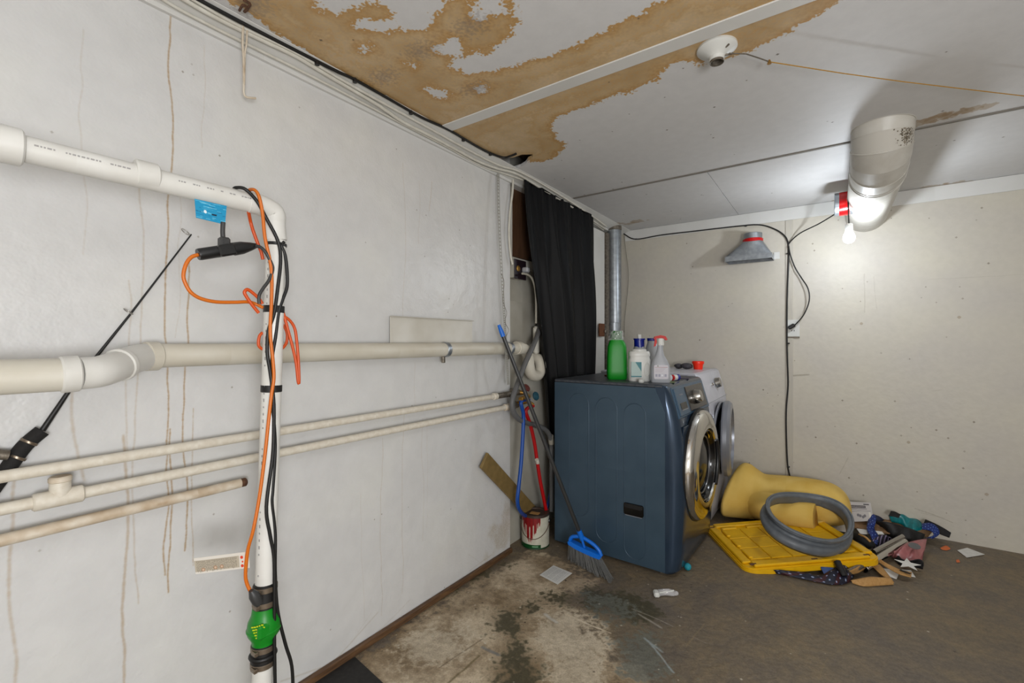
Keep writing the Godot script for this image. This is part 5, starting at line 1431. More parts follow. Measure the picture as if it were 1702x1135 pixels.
	p_lathe("red_end", [Vector2(0, 0.03), Vector2(0.0165, 0.03), Vector2(0.014, 0.038), Vector2(0, 0.038)], Transform3D(Basis(Vector3.RIGHT, PI / 2) * Basis(Vector3.BACK, 0.6), Vector3.ZERO), M.red_hose, t)
	p_lathe("blue_end", [Vector2(0, -0.018), Vector2(0.0178, -0.018), Vector2(0.0178, 0.002), Vector2(0, 0.002)], Transform3D(Basis(Vector3.RIGHT, PI / 2) * Basis(Vector3.BACK, 0.6), Vector3.ZERO), M.cap_blue, t)
	c = p_box("soap_card", Vector3(0.772, y + 0.0015, 1.22), Vector3(0.05, 0.003, 0.08), mat("card_green", Color(0.35, 0.42, 0.22), 0.5), null, 0.0005, Basis(Vector3.UP, 0.3))
	tag(c, "small green card at the front edge of the washer top", "card")
	c = p_box("card_dark", Vector3(0.77, y + 0.003, 0.93), Vector3(0.06, 0.006, 0.10), mat("card_purple", Color(0.16, 0.11, 0.22), 0.4), null, 0.001, Basis(Vector3.UP, 0.2))
	tag(c, "dark purple packet behind the small red and blue tube", "packet")
	c = p_lathe("jar_lid", [Vector2(0, 0), Vector2(0.035, 0), Vector2(0.037, 0.004), Vector2(0.037, 0.010), Vector2(0, 0.012)], Transform3D(Basis(), Vector3(0.345, y, 1.02)), mat("lid_maroon", Color(0.32, 0.12, 0.10), 0.5))
	tag(c, "dull red jar lid behind the green detergent bottle", "lid")
	# on the dryer
	var dy := 0.985
	for q in [[0.545, 0.20, 0.030, 0.020, "smaller dark grey stone on the white dryer top"], [0.61, 0.22, 0.042, 0.023, "larger dark grey stone beside the orange cup"]]:
		var b2 := MB.new()
		var rws := []
		for i in 9:
			var row := PackedVector3Array()
			var v := PI * (i + 0.02) / 8.04
			for j in 16:
				var a := TAU * j / 16
				var k: float = 1.0 + 0.12 * sin(a * 3 + i) + 0.08 * sin(a * 5 - i * 1.7)
				row.append(Vector3(q[0] + q[2] * k * sin(v) * cos(a), dy + q[3] - q[3] * cos(v), q[1] + q[2] * 0.8 * k * sin(v) * sin(a)))
			rws.append(row)
		b2.grid(rws, true, true)
		tag(obj("grey_stone", b2.mesh(), M.stone_grey), q[4], "stone", "stones on the dryer")
	t = thing("orange_cup", "bright orange plastic cup on the white dryer top", "cup", Vector3(0.685, dy, 0.20))
	p_lathe("cup", [Vector2(0, 0), Vector2(0.030, 0), Vector2(0.036, 0.042), Vector2(0.033, 0.042), Vector2(0.028, 0.004), Vector2(0, 0.004)], Transform3D(), M.cup_orange, t)
	p_lathe("rim", [Vector2(0.030, 0.040), Vector2(0.040, 0.040), Vector2(0.042, 0.050), Vector2(0.040, 0.060), Vector2(0.032, 0.060), Vector2(0.030, 0.040)], Transform3D(), M.cup_orange, t)


func spray_label() -> StandardMaterial3D:
	var im := Image.create(96, 96, false, Image.FORMAT_RGB8)
	im.fill(Color(0.60, 0.58, 0.60))
	im.fill_rect(Rect2i(6, 14, 84, 3), Color(0.45, 0.14, 0.12))
	dot(im, Vector2i(26, 7), 5, Color(0.22, 0.24, 0.10))
	for k in 5:
		im.fill_rect(Rect2i(8, 22 + k * 6, 70 - k * 5, 2), Color(0.50, 0.42, 0.44))
	for k in 4:
		im.fill_rect(Rect2i(10 + k * 20, 62, 14, 18), Color(0.36, 0.34, 0.42))
	im.fill_rect(Rect2i(50, 64, 12, 14), Color(0.72, 0.72, 0.74))
	var m := mat("spray_label", Color.WHITE, 0.35)
	m.albedo_texture = ImageTexture.create_from_image(im)
	return m


func back_wall_things() -> void:
	# big painted duct: out of the ceiling, round an elbow, into the back wall
	var t := thing("air_duct", "large white painted round duct bending from the ceiling into the back wall", "duct")
	var r := 0.11
	var p0 := Vector3(1.672, 2.145, 1.17)
	var p1 := Vector3(1.672, 2.02, 1.13)
	var p2 := Vector3(1.672, 2.01, 0.90)
	var cuts := []
	for i in 6:
		var k := i / 5.0
		var c := p0.lerp(p1, k).lerp(p1.lerp(p2, k), k)
		var a := PI / 2 * smoothstep(0.0, 1.0, k * 0.9 + 0.1 * k)
		var dir := Vector3(0, -cos(a), -sin(a))
		cuts.append([c, Vector3.RIGHT, Vector3.RIGHT.cross(dir)])
	cuts.append([Vector3(1.672, 2.01, 0.003), Vector3.RIGHT, Vector3.RIGHT.cross(Vector3.FORWARD)])
	for i in cuts.size() - 1:
		var b := MB.new()
		var rows := []
		for e in 2:
			var q: Array = cuts[i + e]
			var row := PackedVector3Array()
			for j in 40:
				row.append(q[0] + (q[1] * cos(TAU * j / 40) + q[2] * sin(TAU * j / 40)) * (r + (0.0015 if i % 2 == 0 else 0.0)))
			rows.append(row)
		b.grid(rows, true, true)
		obj("duct_section", b.mesh(), duct_mould() if i == 1 else M.duct_paint, t)
	for i in [0, 2, 5]:
		var ring := []
		for j in 40:
			ring.append(cuts[i][0] + (cuts[i][1] * cos(TAU * j / 40) + cuts[i][2] * sin(TAU * j / 40)) * (r + 0.001) - (Vector3(0, 0.014, 0) if i == 0 else Vector3.ZERO))
		p_tube("seam_bead", ring, 0.0028, M.duct_paint, t, 6, true)
	var ring2 := []
	for j in 40:
		ring2.append(Vector3(1.672 + 0.1115 * cos(TAU * j / 40), 2.01 + 0.1115 * sin(TAU * j / 40), 0.868))
	p_tube("seam_bead", ring2, 0.0022, M.duct_paint, t, 6, true)
	var cl := Vector3(1.565, 2.0, 0.42)
	var col := collar("branch_collar", cl + Vector3(0.03, 0, 0), cl + Vector3(-0.062, 0, 0), 0.066, M.galvanised, t)
	collar("red_tape", cl + Vector3(0.012, 0, 0), cl + Vector3(-0.040, 0, 0), 0.068, M.red_tape, t)
	# bulb on its cord
	t = thing("hanging_bulb", "lit white bulb in a white socket hanging below the duct", "light bulb", Vector3(1.57, 1.775, 0.55))
	p_lathe("bulb", [Vector2(0, -0.034), Vector2(0.012, -0.032), Vector2(0.023, -0.023), Vector2(0.029, -0.008), Vector2(0.029, 0.006), Vector2(0.024, 0.020), Vector2(0.017, 0.034), Vector2(0.014, 0.042), Vector2(0, 0.042)], Transform3D(), M.bulb_glow, t, 24)
	p_lathe("socket", [Vector2(0, 0.036), Vector2(0.018, 0.036), Vector2(0.019, 0.040), Vector2(0.0185, 0.072), Vector2(0.014, 0.076), Vector2(0, 0.076)], Transform3D(), M.white_plastic, t, 20)
	p_tube("cord", [Vector3(0, 0.074, 0), Vector3(-0.002, 0.13, 0), Vector3(-0.004, 0.235, -0.01)], 0.0035, M.black_rubber, t, 8)
	# duct boot on the wall with red tape
	t = thing("duct_boot", "galvanised duct boot with red tape mounted on the back wall", "vent")
	var rows2 := []
	var c0 := Vector3(1.03, 1.905, 0.085)
	for i in 6:
		var k := i / 5.0
		var row := PackedVector3Array()
		for j in 40:
			var a := TAU * j / 40
			var sq := Vector2(cos(a), sin(a))
			var q := sq / maxf(absf(sq.x), absf(sq.y))
			var rect := Vector3(1.008 + q.x * 0.145, 1.80, 0.078 + q.y * 0.074)
			var circ := c0 + Vector3(sq.x * 0.062, 0, sq.y * 0.062)
			row.append(rect.lerp(circ, k))
		rows2.append(row)
	var b3 := MB.new()
	b3.grid(rows2, true, false)
	obj("hood", b3.mesh(), M.galvanised, t)
	var lip := MB.new()
	for q in [[Vector3(1.008, 1.784, 0.153), Vector3(0.294, 0.036, 0.002)], [Vector3(0.862, 1.784, 0.078), Vector3(0.002, 0.036, 0.15)], [Vector3(1.154, 1.784, 0.078), Vector3(0.002, 0.036, 0.15)], [Vector3(1.008, 1.784, 0.004), Vector3(0.294, 0.036, 0.002)]]:
		lip.box(q[0], q[1])
	obj("mouth", lip.mesh(), M.galvanised, t)
	collar("neck", c0 - Vector3(0, 0.006, 0), c0 + Vector3(0, 0.055, 0), 0.060, M.galvanised, t)
	collar("red_tape", c0 - Vector3(0, 0.010, 0), c0 + Vector3(0, 0.016, 0), 0.066, M.red_tape, t, 0.004)
	for s in [-1.0, 1.0]:
		p_box("wall_tab", Vector3(1.008 + s * 0.163, 1.80, 0.004), Vector3(0.036, 0.05, 0.004), M.white_paint, t, 0.001)
	# cables on the back wall
	t = thing("wall_cable", "black cable running along and down the cream back wall", "cable")
	p_tube("cable", smooth([Vector3(0.013, 2.141, 0.020), Vector3(0.059, 2.094, 0.014), Vector3(0.153, 2.047, 0.014), Vector3(0.363, 2.054, 0.014), Vector3(0.641, 2.049, 0.014), Vector3(0.936, 2.043, 0.014), Vector3(1.062, 2.033, 0.014), Vector3(1.149, 1.995, 0.014), Vector3(1.215, 1.939, 0.014), Vector3(1.241, 1.876, 0.014), Vector3(1.244, 1.771, 0.014), Vector3(1.237, 1.561, 0.014), Vector3(1.234, 1.392, 0.014), Vector3(1.234, 1.224, 0.014), Vector3(1.237, 1.055, 0.014), Vector3(1.241, 0.887, 0.014), Vector3(1.230, 0.717, 0.014), Vector3(1.230, 0.549, 0.014), Vector3(1.237, 0.339, 0.014), Vector3(1.252, 0.244, 0.014)]), 0.0048, M.black_rubber, t, 8)
	for q in [Vector3(0.969, 2.037, 0.018), Vector3(1.234, 1.805, 0.018), Vector3(1.237, 1.177, 0.018), Vector3(1.237, 0.314, 0.018), Vector3(0.144, 2.047, 0.018)]:
		p_box("cable_clip", q + Vector3(0.006, 0, 0), Vector3(0.018, 0.010, 0.012), M.black_plastic, t, 0.003)
	var c := p_tube("bulb_flex", smooth([Vector3(1.241, 1.846, 0.020), Vector3(1.252, 1.882, 0.020), Vector3(1.314, 1.929, 0.060), Vector3(1.419, 1.950, 0.180), Vector3(1.498, 1.959, 0.340), Vector3(1.533, 1.964, 0.420)]), 0.004, M.black_rubber)
	tag(c, "black flex rising from the wall cable to the duct collar", "cable")
	t = thing("outlet_lead", "black lead looping down to the white wall outlet", "cable")
	p_tube("lead", smooth([Vector3(1.245, 1.854, 0.020), Vector3(1.256, 1.788, 0.030), Vector3(1.285, 1.698, 0.030), Vector3(1.320, 1.628, 0.030), Vector3(1.359, 1.549, 0.050), Vector3(1.366, 1.466, 0.060), Vector3(1.338, 1.378, 0.060), Vector3(1.296, 1.318, 0.050), Vector3(1.270, 1.294, 0.030)]), 0.004, M.black_rubber, t, 8)
	p_box("plug", Vector3(1.263, 1.294, 0.028), Vector3(0.045, 0.026, 0.03), M.black_plastic, t, 0.006, Basis(Vector3.BACK, 0.6))
	t = thing("wall_outlet", "white wall outlet with black plug beside the joint strip", "outlet")
	var op: Vector3 = Vector3(1.270, 1.282, 0.000)
	p_box("plate", op + Vector3(0, 0, 0.006), Vector3(0.078, 0.118, 0.010), M.white_plastic, t, 0.003)
	for s in [-1.0, 1.0]:
		p_box("slot", op + Vector3(0.007 * s, -0.016, 0.0115), Vector3(0.004, 0.010, 0.002), M.black_plastic, t, 0.0003)
	p_box("box_edge", op + Vector3(0, -0.064, 0.004), Vector3(0.078, 0.008, 0.008), M.old_metal, t, 0.001)
	# porcelain lampholder on the stained ceiling
	t = thing("lampholder", "white porcelain ceiling lampholder without a bulb on stained ceiling", "lampholder", Vector3(1.19, 2.13, 2.165))
	p_lathe("base", [Vector2(0, 0), Vector2(0.059, 0), Vector2(0.060, -0.007), Vector2(0.054, -0.013), Vector2(0.032, -0.024), Vector2(0.023, -0.032), Vector2(0.022, -0.042), Vector2(0.019, -0.044), Vector2(0.019, -0.02), Vector2(0, -0.02)], Transform3D(), M.white_plastic, t, 36)
	p_lathe("socket_thread", [Vector2(0.0185, -0.025), Vector2(0.0185, -0.049), Vector2(0.0210, -0.050), Vector2(0.0210, -0.043)], Transform3D(), M.old_metal, t, 24)
	p_tube("chain_guide", [Vector3(0.022, -0.03, -0.004), Vector3(0.040, -0.032, -0.008), Vector3(0.046, -0.030, -0.010)], 0.003, M.old_metal, t, 8)
	p_tube("screw_slot", [Vector3(0.030, -0.021, 0.020), Vector3(0.040, -0.019, 0.026)], 0.003, M.old_metal, t, 8)
	t = thing("pull_string", "yellow pull string stretched from the lampholder across the ceiling", "string")
	var st := [Vector3(1.227, 2.095, 2.169), Vector3(1.270, 2.095, 2.135), Vector3(1.301, 2.095, 2.087), Vector3(1.325, 2.095, 2.047), Vector3(1.519, 2.095, 1.834), Vector3(1.692, 2.095, 1.652), Vector3(1.874, 2.095, 1.469), Vector3(2.070, 2.095, 1.273), Vector3(2.271, 2.095, 1.069)]
	p_tube("bead_chain", [st[0], st[1], st[2], st[3]], 0.0020, M.old_metal, t, 6)
	p_tube("string", [st[3], st[4], st[5], st[6], st[7], st[8]], 0.0016, M.string_yellow, t, 6)
	p_lathe("bell", [Vector2(0, 0.008), Vector2(0.003, 0.006), Vector2(0.007, -0.006), Vector2(0, -0.006)], Transform3D(Basis(), st[3]), M.brass, t, 10)



# duct paint with a patch of black mould specks on one side
func duct_mould() -> StandardMaterial3D:
	var im := Image.create(512, 64, false, Image.FORMAT_RGB8)
	im.fill(Color(0.775, 0.76, 0.725))
	var rng := RandomNumberGenerator.new()
	rng.seed = 31
	for k in 420:
		var p := Vector2(rng.randfn(452.0, 16.0), rng.randfn(20.0, 18.0))
		if p.x > 3 and p.x < 508 and p.y > 2 and p.y < 61:
			dot(im, Vector2i(p), rng.randi_range(0, 2), Color(0.22, 0.19, 0.14).lerp(Color(0.55, 0.50, 0.42), rng.randf()))
	var m := mat("duct_mould", Color.WHITE, 0.45, 0.0)
	m.albedo_texture = ImageTexture.create_from_image(im)
	return m


# a strip of cloth or paper between two edges
func strip(called: String, a: Array, b: Array, m: Material, thick := 0.0025, per := 6, belly := 0.0, parent: Node3D = null) -> MeshInstance3D:
	var ea := smooth(a, per)
	var eb := smooth(b, per)
	var rows := []
	for i in ea.size():
		var row := PackedVector3Array()
		for j in 6:
			var u := j / 5.0
			row.append(ea[i].lerp(eb[i], u) + Vector3(0, belly * sin(u * PI) * (0.6 + 0.4 * sin(i * 0.9)), 0))
		rows.append(row)
	var mb := MB.new()
	mb.sheet(rows, thick)
	return obj(called, mb.mesh(), m, parent)


func striped(called: String, base: Color, band: Color, spot: Color, n: int) -> StandardMaterial3D:
	var im := Image.create(128, 256, false, Image.FORMAT_RGB8)
	im.fill(base)
	for y in 256:
		for x in 128:
			if band.a > 0.0 and posmod(y + x, n) < n / 3:
				im.set_pixel(x, y, band)
	if spot.a > 0.0:
		for k in range(8, 256, 22):
			for q in range(6, 128, 20):
				dot(im, Vector2i(q + (k / 22 % 2) * 10, k), 3, spot)
	var m := mat(called, Color.WHITE, 0.6)
	m.albedo_texture = ImageTexture.create_from_image(im)
	return m


func can_print() -> StandardMaterial3D:
	var w := 512
	var h := 192
	var im := Image.create(w, h, false, Image.FORMAT_RGB8)
	im.fill(Color(0.74, 0.73, 0.68))
	var n := noise(w, h, 0.02, 91, 4)
	for y in h:
		for x in w:
			var k := n[y * w + x] / 255.0
			im.set_pixel(x, y, Color(0.70 + 0.08 * k, 0.69 + 0.08 * k, 0.62 + 0.09 * k))
	# lathe v runs from the foot (0) to the top (1)
	im.fill_rect(Rect2i(50, 4, 170, 20), Color(0.02, 0.26, 0.10))
	im.fill_rect(Rect2i(66, 10, 36, 7), Color(0.45, 0.62, 0.48))
	var rng := RandomNumberGenerator.new()
	rng.seed = 21
	for x in range(52, 200):
		var k := 0.5 + 0.5 * sin(x * 0.42) * sin(x * 0.17 + 1.0)
		var strong := 1.0 - absf(x - 116.0) / 66.0
		var reach := int(22 + 22 * k + 128 * maxf(0.0, strong) * (1.0 if k > 0.34 else 0.3) * rng.randf_range(0.85, 1.1))
		for y in range(maxi(6, h - reach), h):
			im.set_pixel(x, y, Color(0.50, 0.015, 0.035) if k > 0.3 else Color(0.40, 0.01, 0.03))
	var m := mat("can_print", Color.WHITE, 0.4)
	m.albedo_texture = ImageTexture.create_from_image(im)
	return m


func page_print(called: String, seed_value: int) -> StandardMaterial3D:
	var im := Image.create(128, 160, false, Image.FORMAT_RGB8)
	im.fill(Color(0.82, 0.82, 0.80))
	var rng := RandomNumberGenerator.new()
	rng.seed = seed_value
	for k in 22:
		var x := 12
		while x < 112:
			var l := rng.randi_range(4, 16)
			if k % 7 != 6:
				im.fill_rect(Rect2i(x, 14 + k * 6, mini(l, 116 - x), 2), Color(0.62, 0.62, 0.62))
			x += l + 3
	var m := mat(called, Color.WHITE, 0.7)
	m.albedo_texture = ImageTexture.create_from_image(im)
	return m


func manual_print() -> StandardMaterial3D:
	var im := Image.create(160, 130, false, Image.FORMAT_RGB8)
	im.fill(Color(0.72, 0.70, 0.69))
	im.fill_rect(Rect2i(12, 26, 108, 17), Color(0.20, 0.17, 0.18))
	for k in 9:
		im.fill_rect(Rect2i(18 + k * 11, 31, 8, 7), Color(0.60, 0.58, 0.58))
	im.fill_rect(Rect2i(108, 12, 38, 8), Color(0.26, 0.25, 0.27))
	im.fill_rect(Rect2i(10, 48, 116, 4), Color(0.36, 0.34, 0.36))
	im.fill_rect(Rect2i(10, 64, 140, 2), Color(0.40, 0.38, 0.40))
	for q in [Vector2i(60, 90), Vector2i(74, 96), Vector2i(104, 98), Vector2i(92, 104)]:
		dot(im, q, 9, Color(0.44, 0.43, 0.45))
	im.fill_rect(Rect2i(134, 72, 14, 34), Color(0.82, 0.80, 0.76))
	var m := mat("manual_print", Color.WHITE, 0.6)
	m.albedo_texture = ImageTexture.create_from_image(im)
	return m


func floor_things() -> void:
	# hoses
	var t := thing("cold_hose", "blue rubber washer hose curving from the tap to behind the can", "hose")
	p_tube("hose", smooth([Vector3(0.092, 0.862, 1.575)] + [Vector3(0.110, 0.863, 1.681), Vector3(0.110, 0.788, 1.658), Vector3(0.110, 0.674, 1.664), Vector3(0.110, 0.530, 1.681), Vector3(0.110, 0.406, 1.704), Vector3(0.105, 0.334, 1.709), Vector3(0.090, 0.271, 1.669), Vector3(0.050, 0.193, 1.555), Vector3(0.020, 0.139, 1.425), Vector3(0.010, 0.114, 1.268), Vector3(0.030, 0.220, 1.228), Vector3(0.040, 0.364, 1.230)]), 0.0105, M.blue_hose, t, 12)
	collar("fitting", Vector3(0.09, 0.88, 1.575), Vector3(0.110, 0.877, 1.687), 0.013, M.brass, t)
	t = thing("hot_hose", "red rubber washer hose hanging from the tap behind the can", "hose")
	p_tube("hose", smooth([Vector3(0.092, 0.822, 1.53)] + [Vector3(0.100, 0.806, 1.619), Vector3(0.100, 0.726, 1.575), Vector3(0.100, 0.616, 1.531), Vector3(0.100, 0.496, 1.499), Vector3(0.100, 0.376, 1.466), Vector3(0.100, 0.259, 1.425), Vector3(0.100, 0.180, 1.397)]), 0.0105, M.red_hose, t, 12)
	p_tube("print_band", [Vector3(0.111, 0.516, 1.523), Vector3(0.111, 0.493, 1.510)], 0.011, M.cable_cream, t, 12)
	t = thing("drain_hose", "grey corrugated drain hose crossing behind the broom handle", "hose")
	p_tube("hose", smooth([Vector3(0.030, 1.293, 1.358), Vector3(0.060, 1.233, 1.428), Vector3(0.100, 1.149, 1.557), Vector3(0.100, 1.070, 1.625), Vector3(0.100, 0.993, 1.678), Vector3(0.100, 0.925, 1.724), Vector3(0.100, 0.870, 1.752), Vector3(0.100, 0.818, 1.741), Vector3(0.100, 0.769, 1.690), Vector3(0.100, 0.732, 1.594), Vector3(0.100, 0.698, 1.485), Vector3(0.100, 0.660, 1.397), Vector3(0.100, 0.608, 1.348), Vector3(0.090, 0.539, 1.316), Vector3(0.080, 0.331, 1.299), Vector3(0.080, 0.146, 1.299)]), 0.0145, M.grey_hose, t, 12)
	collar("cuff", Vector3(0.100, 0.623, 1.348), Vector3(0.095, 0.567, 1.325), 0.0175, M.pale_hose, t)
	# plank leaning on the wall
	var pa: Vector3 = Vector3(0.035, 0.584, 1.911)
	var pb: Vector3 = Vector3(0.000, 0.096, 1.338)
	var dir := (pb - pa).normalized()
	var nrm := Vector3(0.985, 0.12, 0.12)
	nrm = (nrm - dir * nrm.dot(dir)).normalized()
	var pl := p_box("plank", (pa + pb) / 2, Vector3(0.085, (pb - pa).length(), 0.016), M.plank, null, 0.002, Basis(nrm.cross(dir).normalized() * -1.0, dir, nrm))
	tag(pl, "olive brown plank leaning on the wall behind the paint can", "plank")
	# paint can
	t = thing("paint_can", "white paint can with red paint drips and wire handle", "paint can", Vector3(0.063, 0.000, 1.460))
	p_lathe("can", [Vector2(0.0805, 0.004), Vector2(0.081, 0.064), Vector2(0.081, 0.124), Vector2(0.0805, 0.184)], Transform3D(), can_print(), t, 48)
	p_lathe("foot_rim", [Vector2(0, 0.004), Vector2(0.078, 0.004), Vector2(0.079, 0), Vector2(0.083, 0.002), Vector2(0.082, 0.008), Vector2(0, 0.008)], Transform3D(), mat("can_green", Color(0.03, 0.22, 0.10), 0.4), t, 40)
	p_lathe("lid", [Vector2(0, 0.183), Vector2(0.060, 0.183), Vector2(0.064, 0.189), Vector2(0.076, 0.190), Vector2(0.080, 0.184), Vector2(0.083, 0.186), Vector2(0.083, 0.179), Vector2(0.079, 0.176), Vector2(0, 0.176)], Transform3D(), mottled("lid_dirty", Color(0.20, 0.15, 0.13), Color(0.36, 0.30, 0.26), 0.5, 0.4, 14.0, 0.03, 39), t, 40)
	p_box("lid_sticker", Vector3(0.005, 0.1845, 0.012), Vector3(0.055, 0.002, 0.036), M.tan_strap, t, 0.0005, Basis(Vector3.UP, 0.2))
	for a in [-0.35, PI - 0.35]:
		p_lathe("ear", [Vector2(0, 0), Vector2(0.014, 0), Vector2(0.012, 0.008), Vector2(0, 0.009)], along(Vector3(0.079 * cos(a), 0.145, 0.079 * sin(a)), Vector3(0.2 * cos(a), 0.145, 0.2 * sin(a))), M.black_plastic, t, 14)
	var bail := []
	for i in 17:
		var k := i / 16.0
		var a := lerpf(-0.35, PI - 0.35, k)
		bail.append(Vector3(0.0855 * cos(a), 0.145 - 0.085 * sin(k * PI), 0.0855 * sin(a)))
	p_tube("bail", bail, 0.0018, M.rust, t, 6)
	# broom: the head stands on its bristles, the stick leans on the wall
	t = thing("broom", "broom with blue head and grey bristles leaning by the washer", "broom")
	var tl: Vector3 = Vector3(0.317, 0.000, 1.517)
	var tr: Vector3 = Vector3(0.603, 0.000, 1.604)
	var hl: Vector3 = Vector3(0.336, 0.114, 1.547)
	var hr: Vector3 = Vector3(0.511, 0.076, 1.534)
	var top: Vector3 = Vector3(0.100, 1.243, 1.849)
	var neck: Vector3 = Vector3(0.404, 0.157, 1.547)
	p_tube("stick", [top, neck], 0.0105, mat("stick_grey", Color(0.17, 0.17, 0.17), 0.35), t, 14)
	p_tube("stick_cap", [top + (top - neck).normalized() * 0.035, top, neck.lerp(top, 0.975)], [0.008, 0.012, 0.012], M.broom_blue, t, 14)
	p_tube("socket", [neck.lerp(top, 0.03), neck, neck + (neck - top).normalized() * 0.02], [0.013, 0.015, 0.012], M.broom_blue, t, 14)
	var hd := (hr - hl).normalized()
	var hn := hd.cross(Vector3.UP).normalized()
	var hup := hn.cross(hd).normalized()
	var frame := Transform3D(Basis(hd, hup, hd.cross(hup)), (hl + hr) / 2)
	var hw := (hr - hl).length() / 2
	var bar := [Vector2(-hw, -0.012), Vector2(-hw * 0.5, -0.018), Vector2(hw * 0.5, -0.018), Vector2(hw, -0.012), Vector2(hw + 0.006, 0.002), Vector2(hw * 0.9, 0.010), Vector2(0, 0.006), Vector2(-hw * 0.9, 0.010), Vector2(-hw - 0.006, 0.002)]
	p_extrude("head", bar, 0.036, frame.translated_local(Vector3(0, 0, -0.018)), M.broom_blue, t)
	var nl := frame.affine_inverse() * neck
	p_tube("head_arch", smooth([frame * Vector3(-hw, 0.004, 0), frame * Vector3(-hw * 0.92, 0.028, 0), frame * Vector3(-hw * 0.6, 0.045, 0), frame * Vector3(nl.x, nl.y - 0.004, 0), frame * Vector3(hw * 0.35, 0.044, 0), frame * Vector3(hw * 0.8, 0.026, 0), frame * Vector3(hw, 0.002, 0)], 5), 0.010, M.broom_blue, t, 10)
	p_tube("head_strut", [neck, frame * Vector3(nl.x + 0.03, 0.0, 0)], 0.007, M.broom_blue, t, 8)
	var rng := RandomNumberGenerator.new()
	rng.seed = 77
	var bb := MB.new()
	for i in 520:
		var u := rng.randf()
		var across := rng.randf_range(-1.0, 1.0)
		var a := frame * Vector3(lerpf(-hw, hw, u), -0.012, across * 0.014)
		var e := tl.lerp(tr, clampf(u + rng.randf_range(-0.03, 0.03), 0.0, 1.0)) + hn * across * 0.028
		e.y = rng.randf_range(0.001, 0.012)
		var m1 := a.lerp(e, 0.5) + Vector3(rng.randf_range(-0.004, 0.004), 0, rng.randf_range(-0.004, 0.004))
		bb.tube([a, m1, e], 0.0011, 4)
	var br := obj("bristles", bb.mesh(), M.bristle_grey, t)
	br.set_meta("kind", "stuff")
	# paper notes, wrapper, ball and scraps on the open floor
	var c := obj("paper_note", quad_sheet(Vector3(0.276, 0.004, 1.759), Vector3(0.283, 0.003, 1.630), Vector3(0.407, 0.008, 1.655), Vector3(0.395, 0.003, 1.784), 0.001), page_print("note_print", 5))
	tag(c, "white printed note lying flat in front of the broom", "paper")
	t = thing("plastic_wrapper", "crumpled clear plastic wrapper with white end in front of washer", "wrapper")
	strip("film", [Vector3(0.820, 0.020, 1.577), Vector3(0.852, 0.030, 1.570), Vector3(0.876, 0.020, 1.538), Vector3(0.904, 0.012, 1.538)], [Vector3(0.827, 0.006, 1.616), Vector3(0.856, 0.006, 1.583), Vector3(0.885, 0.006, 1.569), Vector3(0.904, 0.006, 1.549)], M.clear_film, 0.0015, 6, 0.01, t)
	p_box("cap", Vector3(0.820, 0.012, 1.603), Vector3(0.026, 0.022, 0.04), M.white_plastic, t, 0.006, Basis(Vector3.UP, 0.5))
	p_tube("stick", [Vector3(0.834, 0.020, 1.604), Vector3(0.883, 0.020, 1.545)], 0.0035, M.white_plastic, t, 8)
	c = p_lathe("small_ball", [Vector2(0, 0), Vector2(0.009, 0.002), Vector2(0.016, 0.009), Vector2(0.018, 0.018), Vector2(0.016, 0.027), Vector2(0.009, 0.034), Vector2(0, 0.036)], Transform3D(Basis(), Vector3(0.877, 0.000, 1.267)), M.ball_teal)
	tag(c, "small fuzzy teal ball on the floor by the washer corner", "ball")
	c = obj("paper_card", quad_sheet(Vector3(2.074, 0.004, 0.162), Vector3(2.128, 0.004, 0.086), Vector3(2.188, 0.004, 0.144), Vector3(2.097, 0.004, 0.251), 0.0015), M.paper)
	tag(c, "blank white card alone on the floor near the back wall", "card")
	c = strip("orange_scrap", [Vector3(1.999, 0.008, 0.188), Vector3(2.031, 0.008, 0.128), Vector3(2.043, 0.008, 0.148)], [Vector3(2.006, 0.003, 0.198), Vector3(2.026, 0.003, 0.192), Vector3(2.046, 0.003, 0.160)], M.tag_orange, 0.001)
	tag(c, "larger orange scrap on the floor near the white card", "scrap", "orange scraps")
	c = strip("orange_scrap", [Vector3(2.042, 0.006, 0.328), Vector3(2.056, 0.006, 0.310)], [Vector3(2.040, 0.003, 0.355), Vector3(2.055, 0.003, 0.344)], M.tag_orange, 0.001)
	tag(c, "tiny orange scrap on the open grey floor", "scrap", "orange scraps")
	c = obj("floor_mat", panel([Vector3(-0.014, 0.000, 2.929).x * Vector2.RIGHT + Vector3(-0.014, 0.000, 2.929).z * Vector2.DOWN, Vector2(0.023, 2.670), Vector2(0.226, 2.696), Vector2(0.339, 2.878)], 0.0, 0.004, Vector2.ONE), mottled("mat_black", Color(0.07, 0.065, 0.06), Color(0.15, 0.14, 0.13), 0.7, 0.0, 6.0, 0.03, 44))
	tag(c, "dark floor tile corner beside the brown wooden strip", "tile")
	foam_and_lid()
	pile()


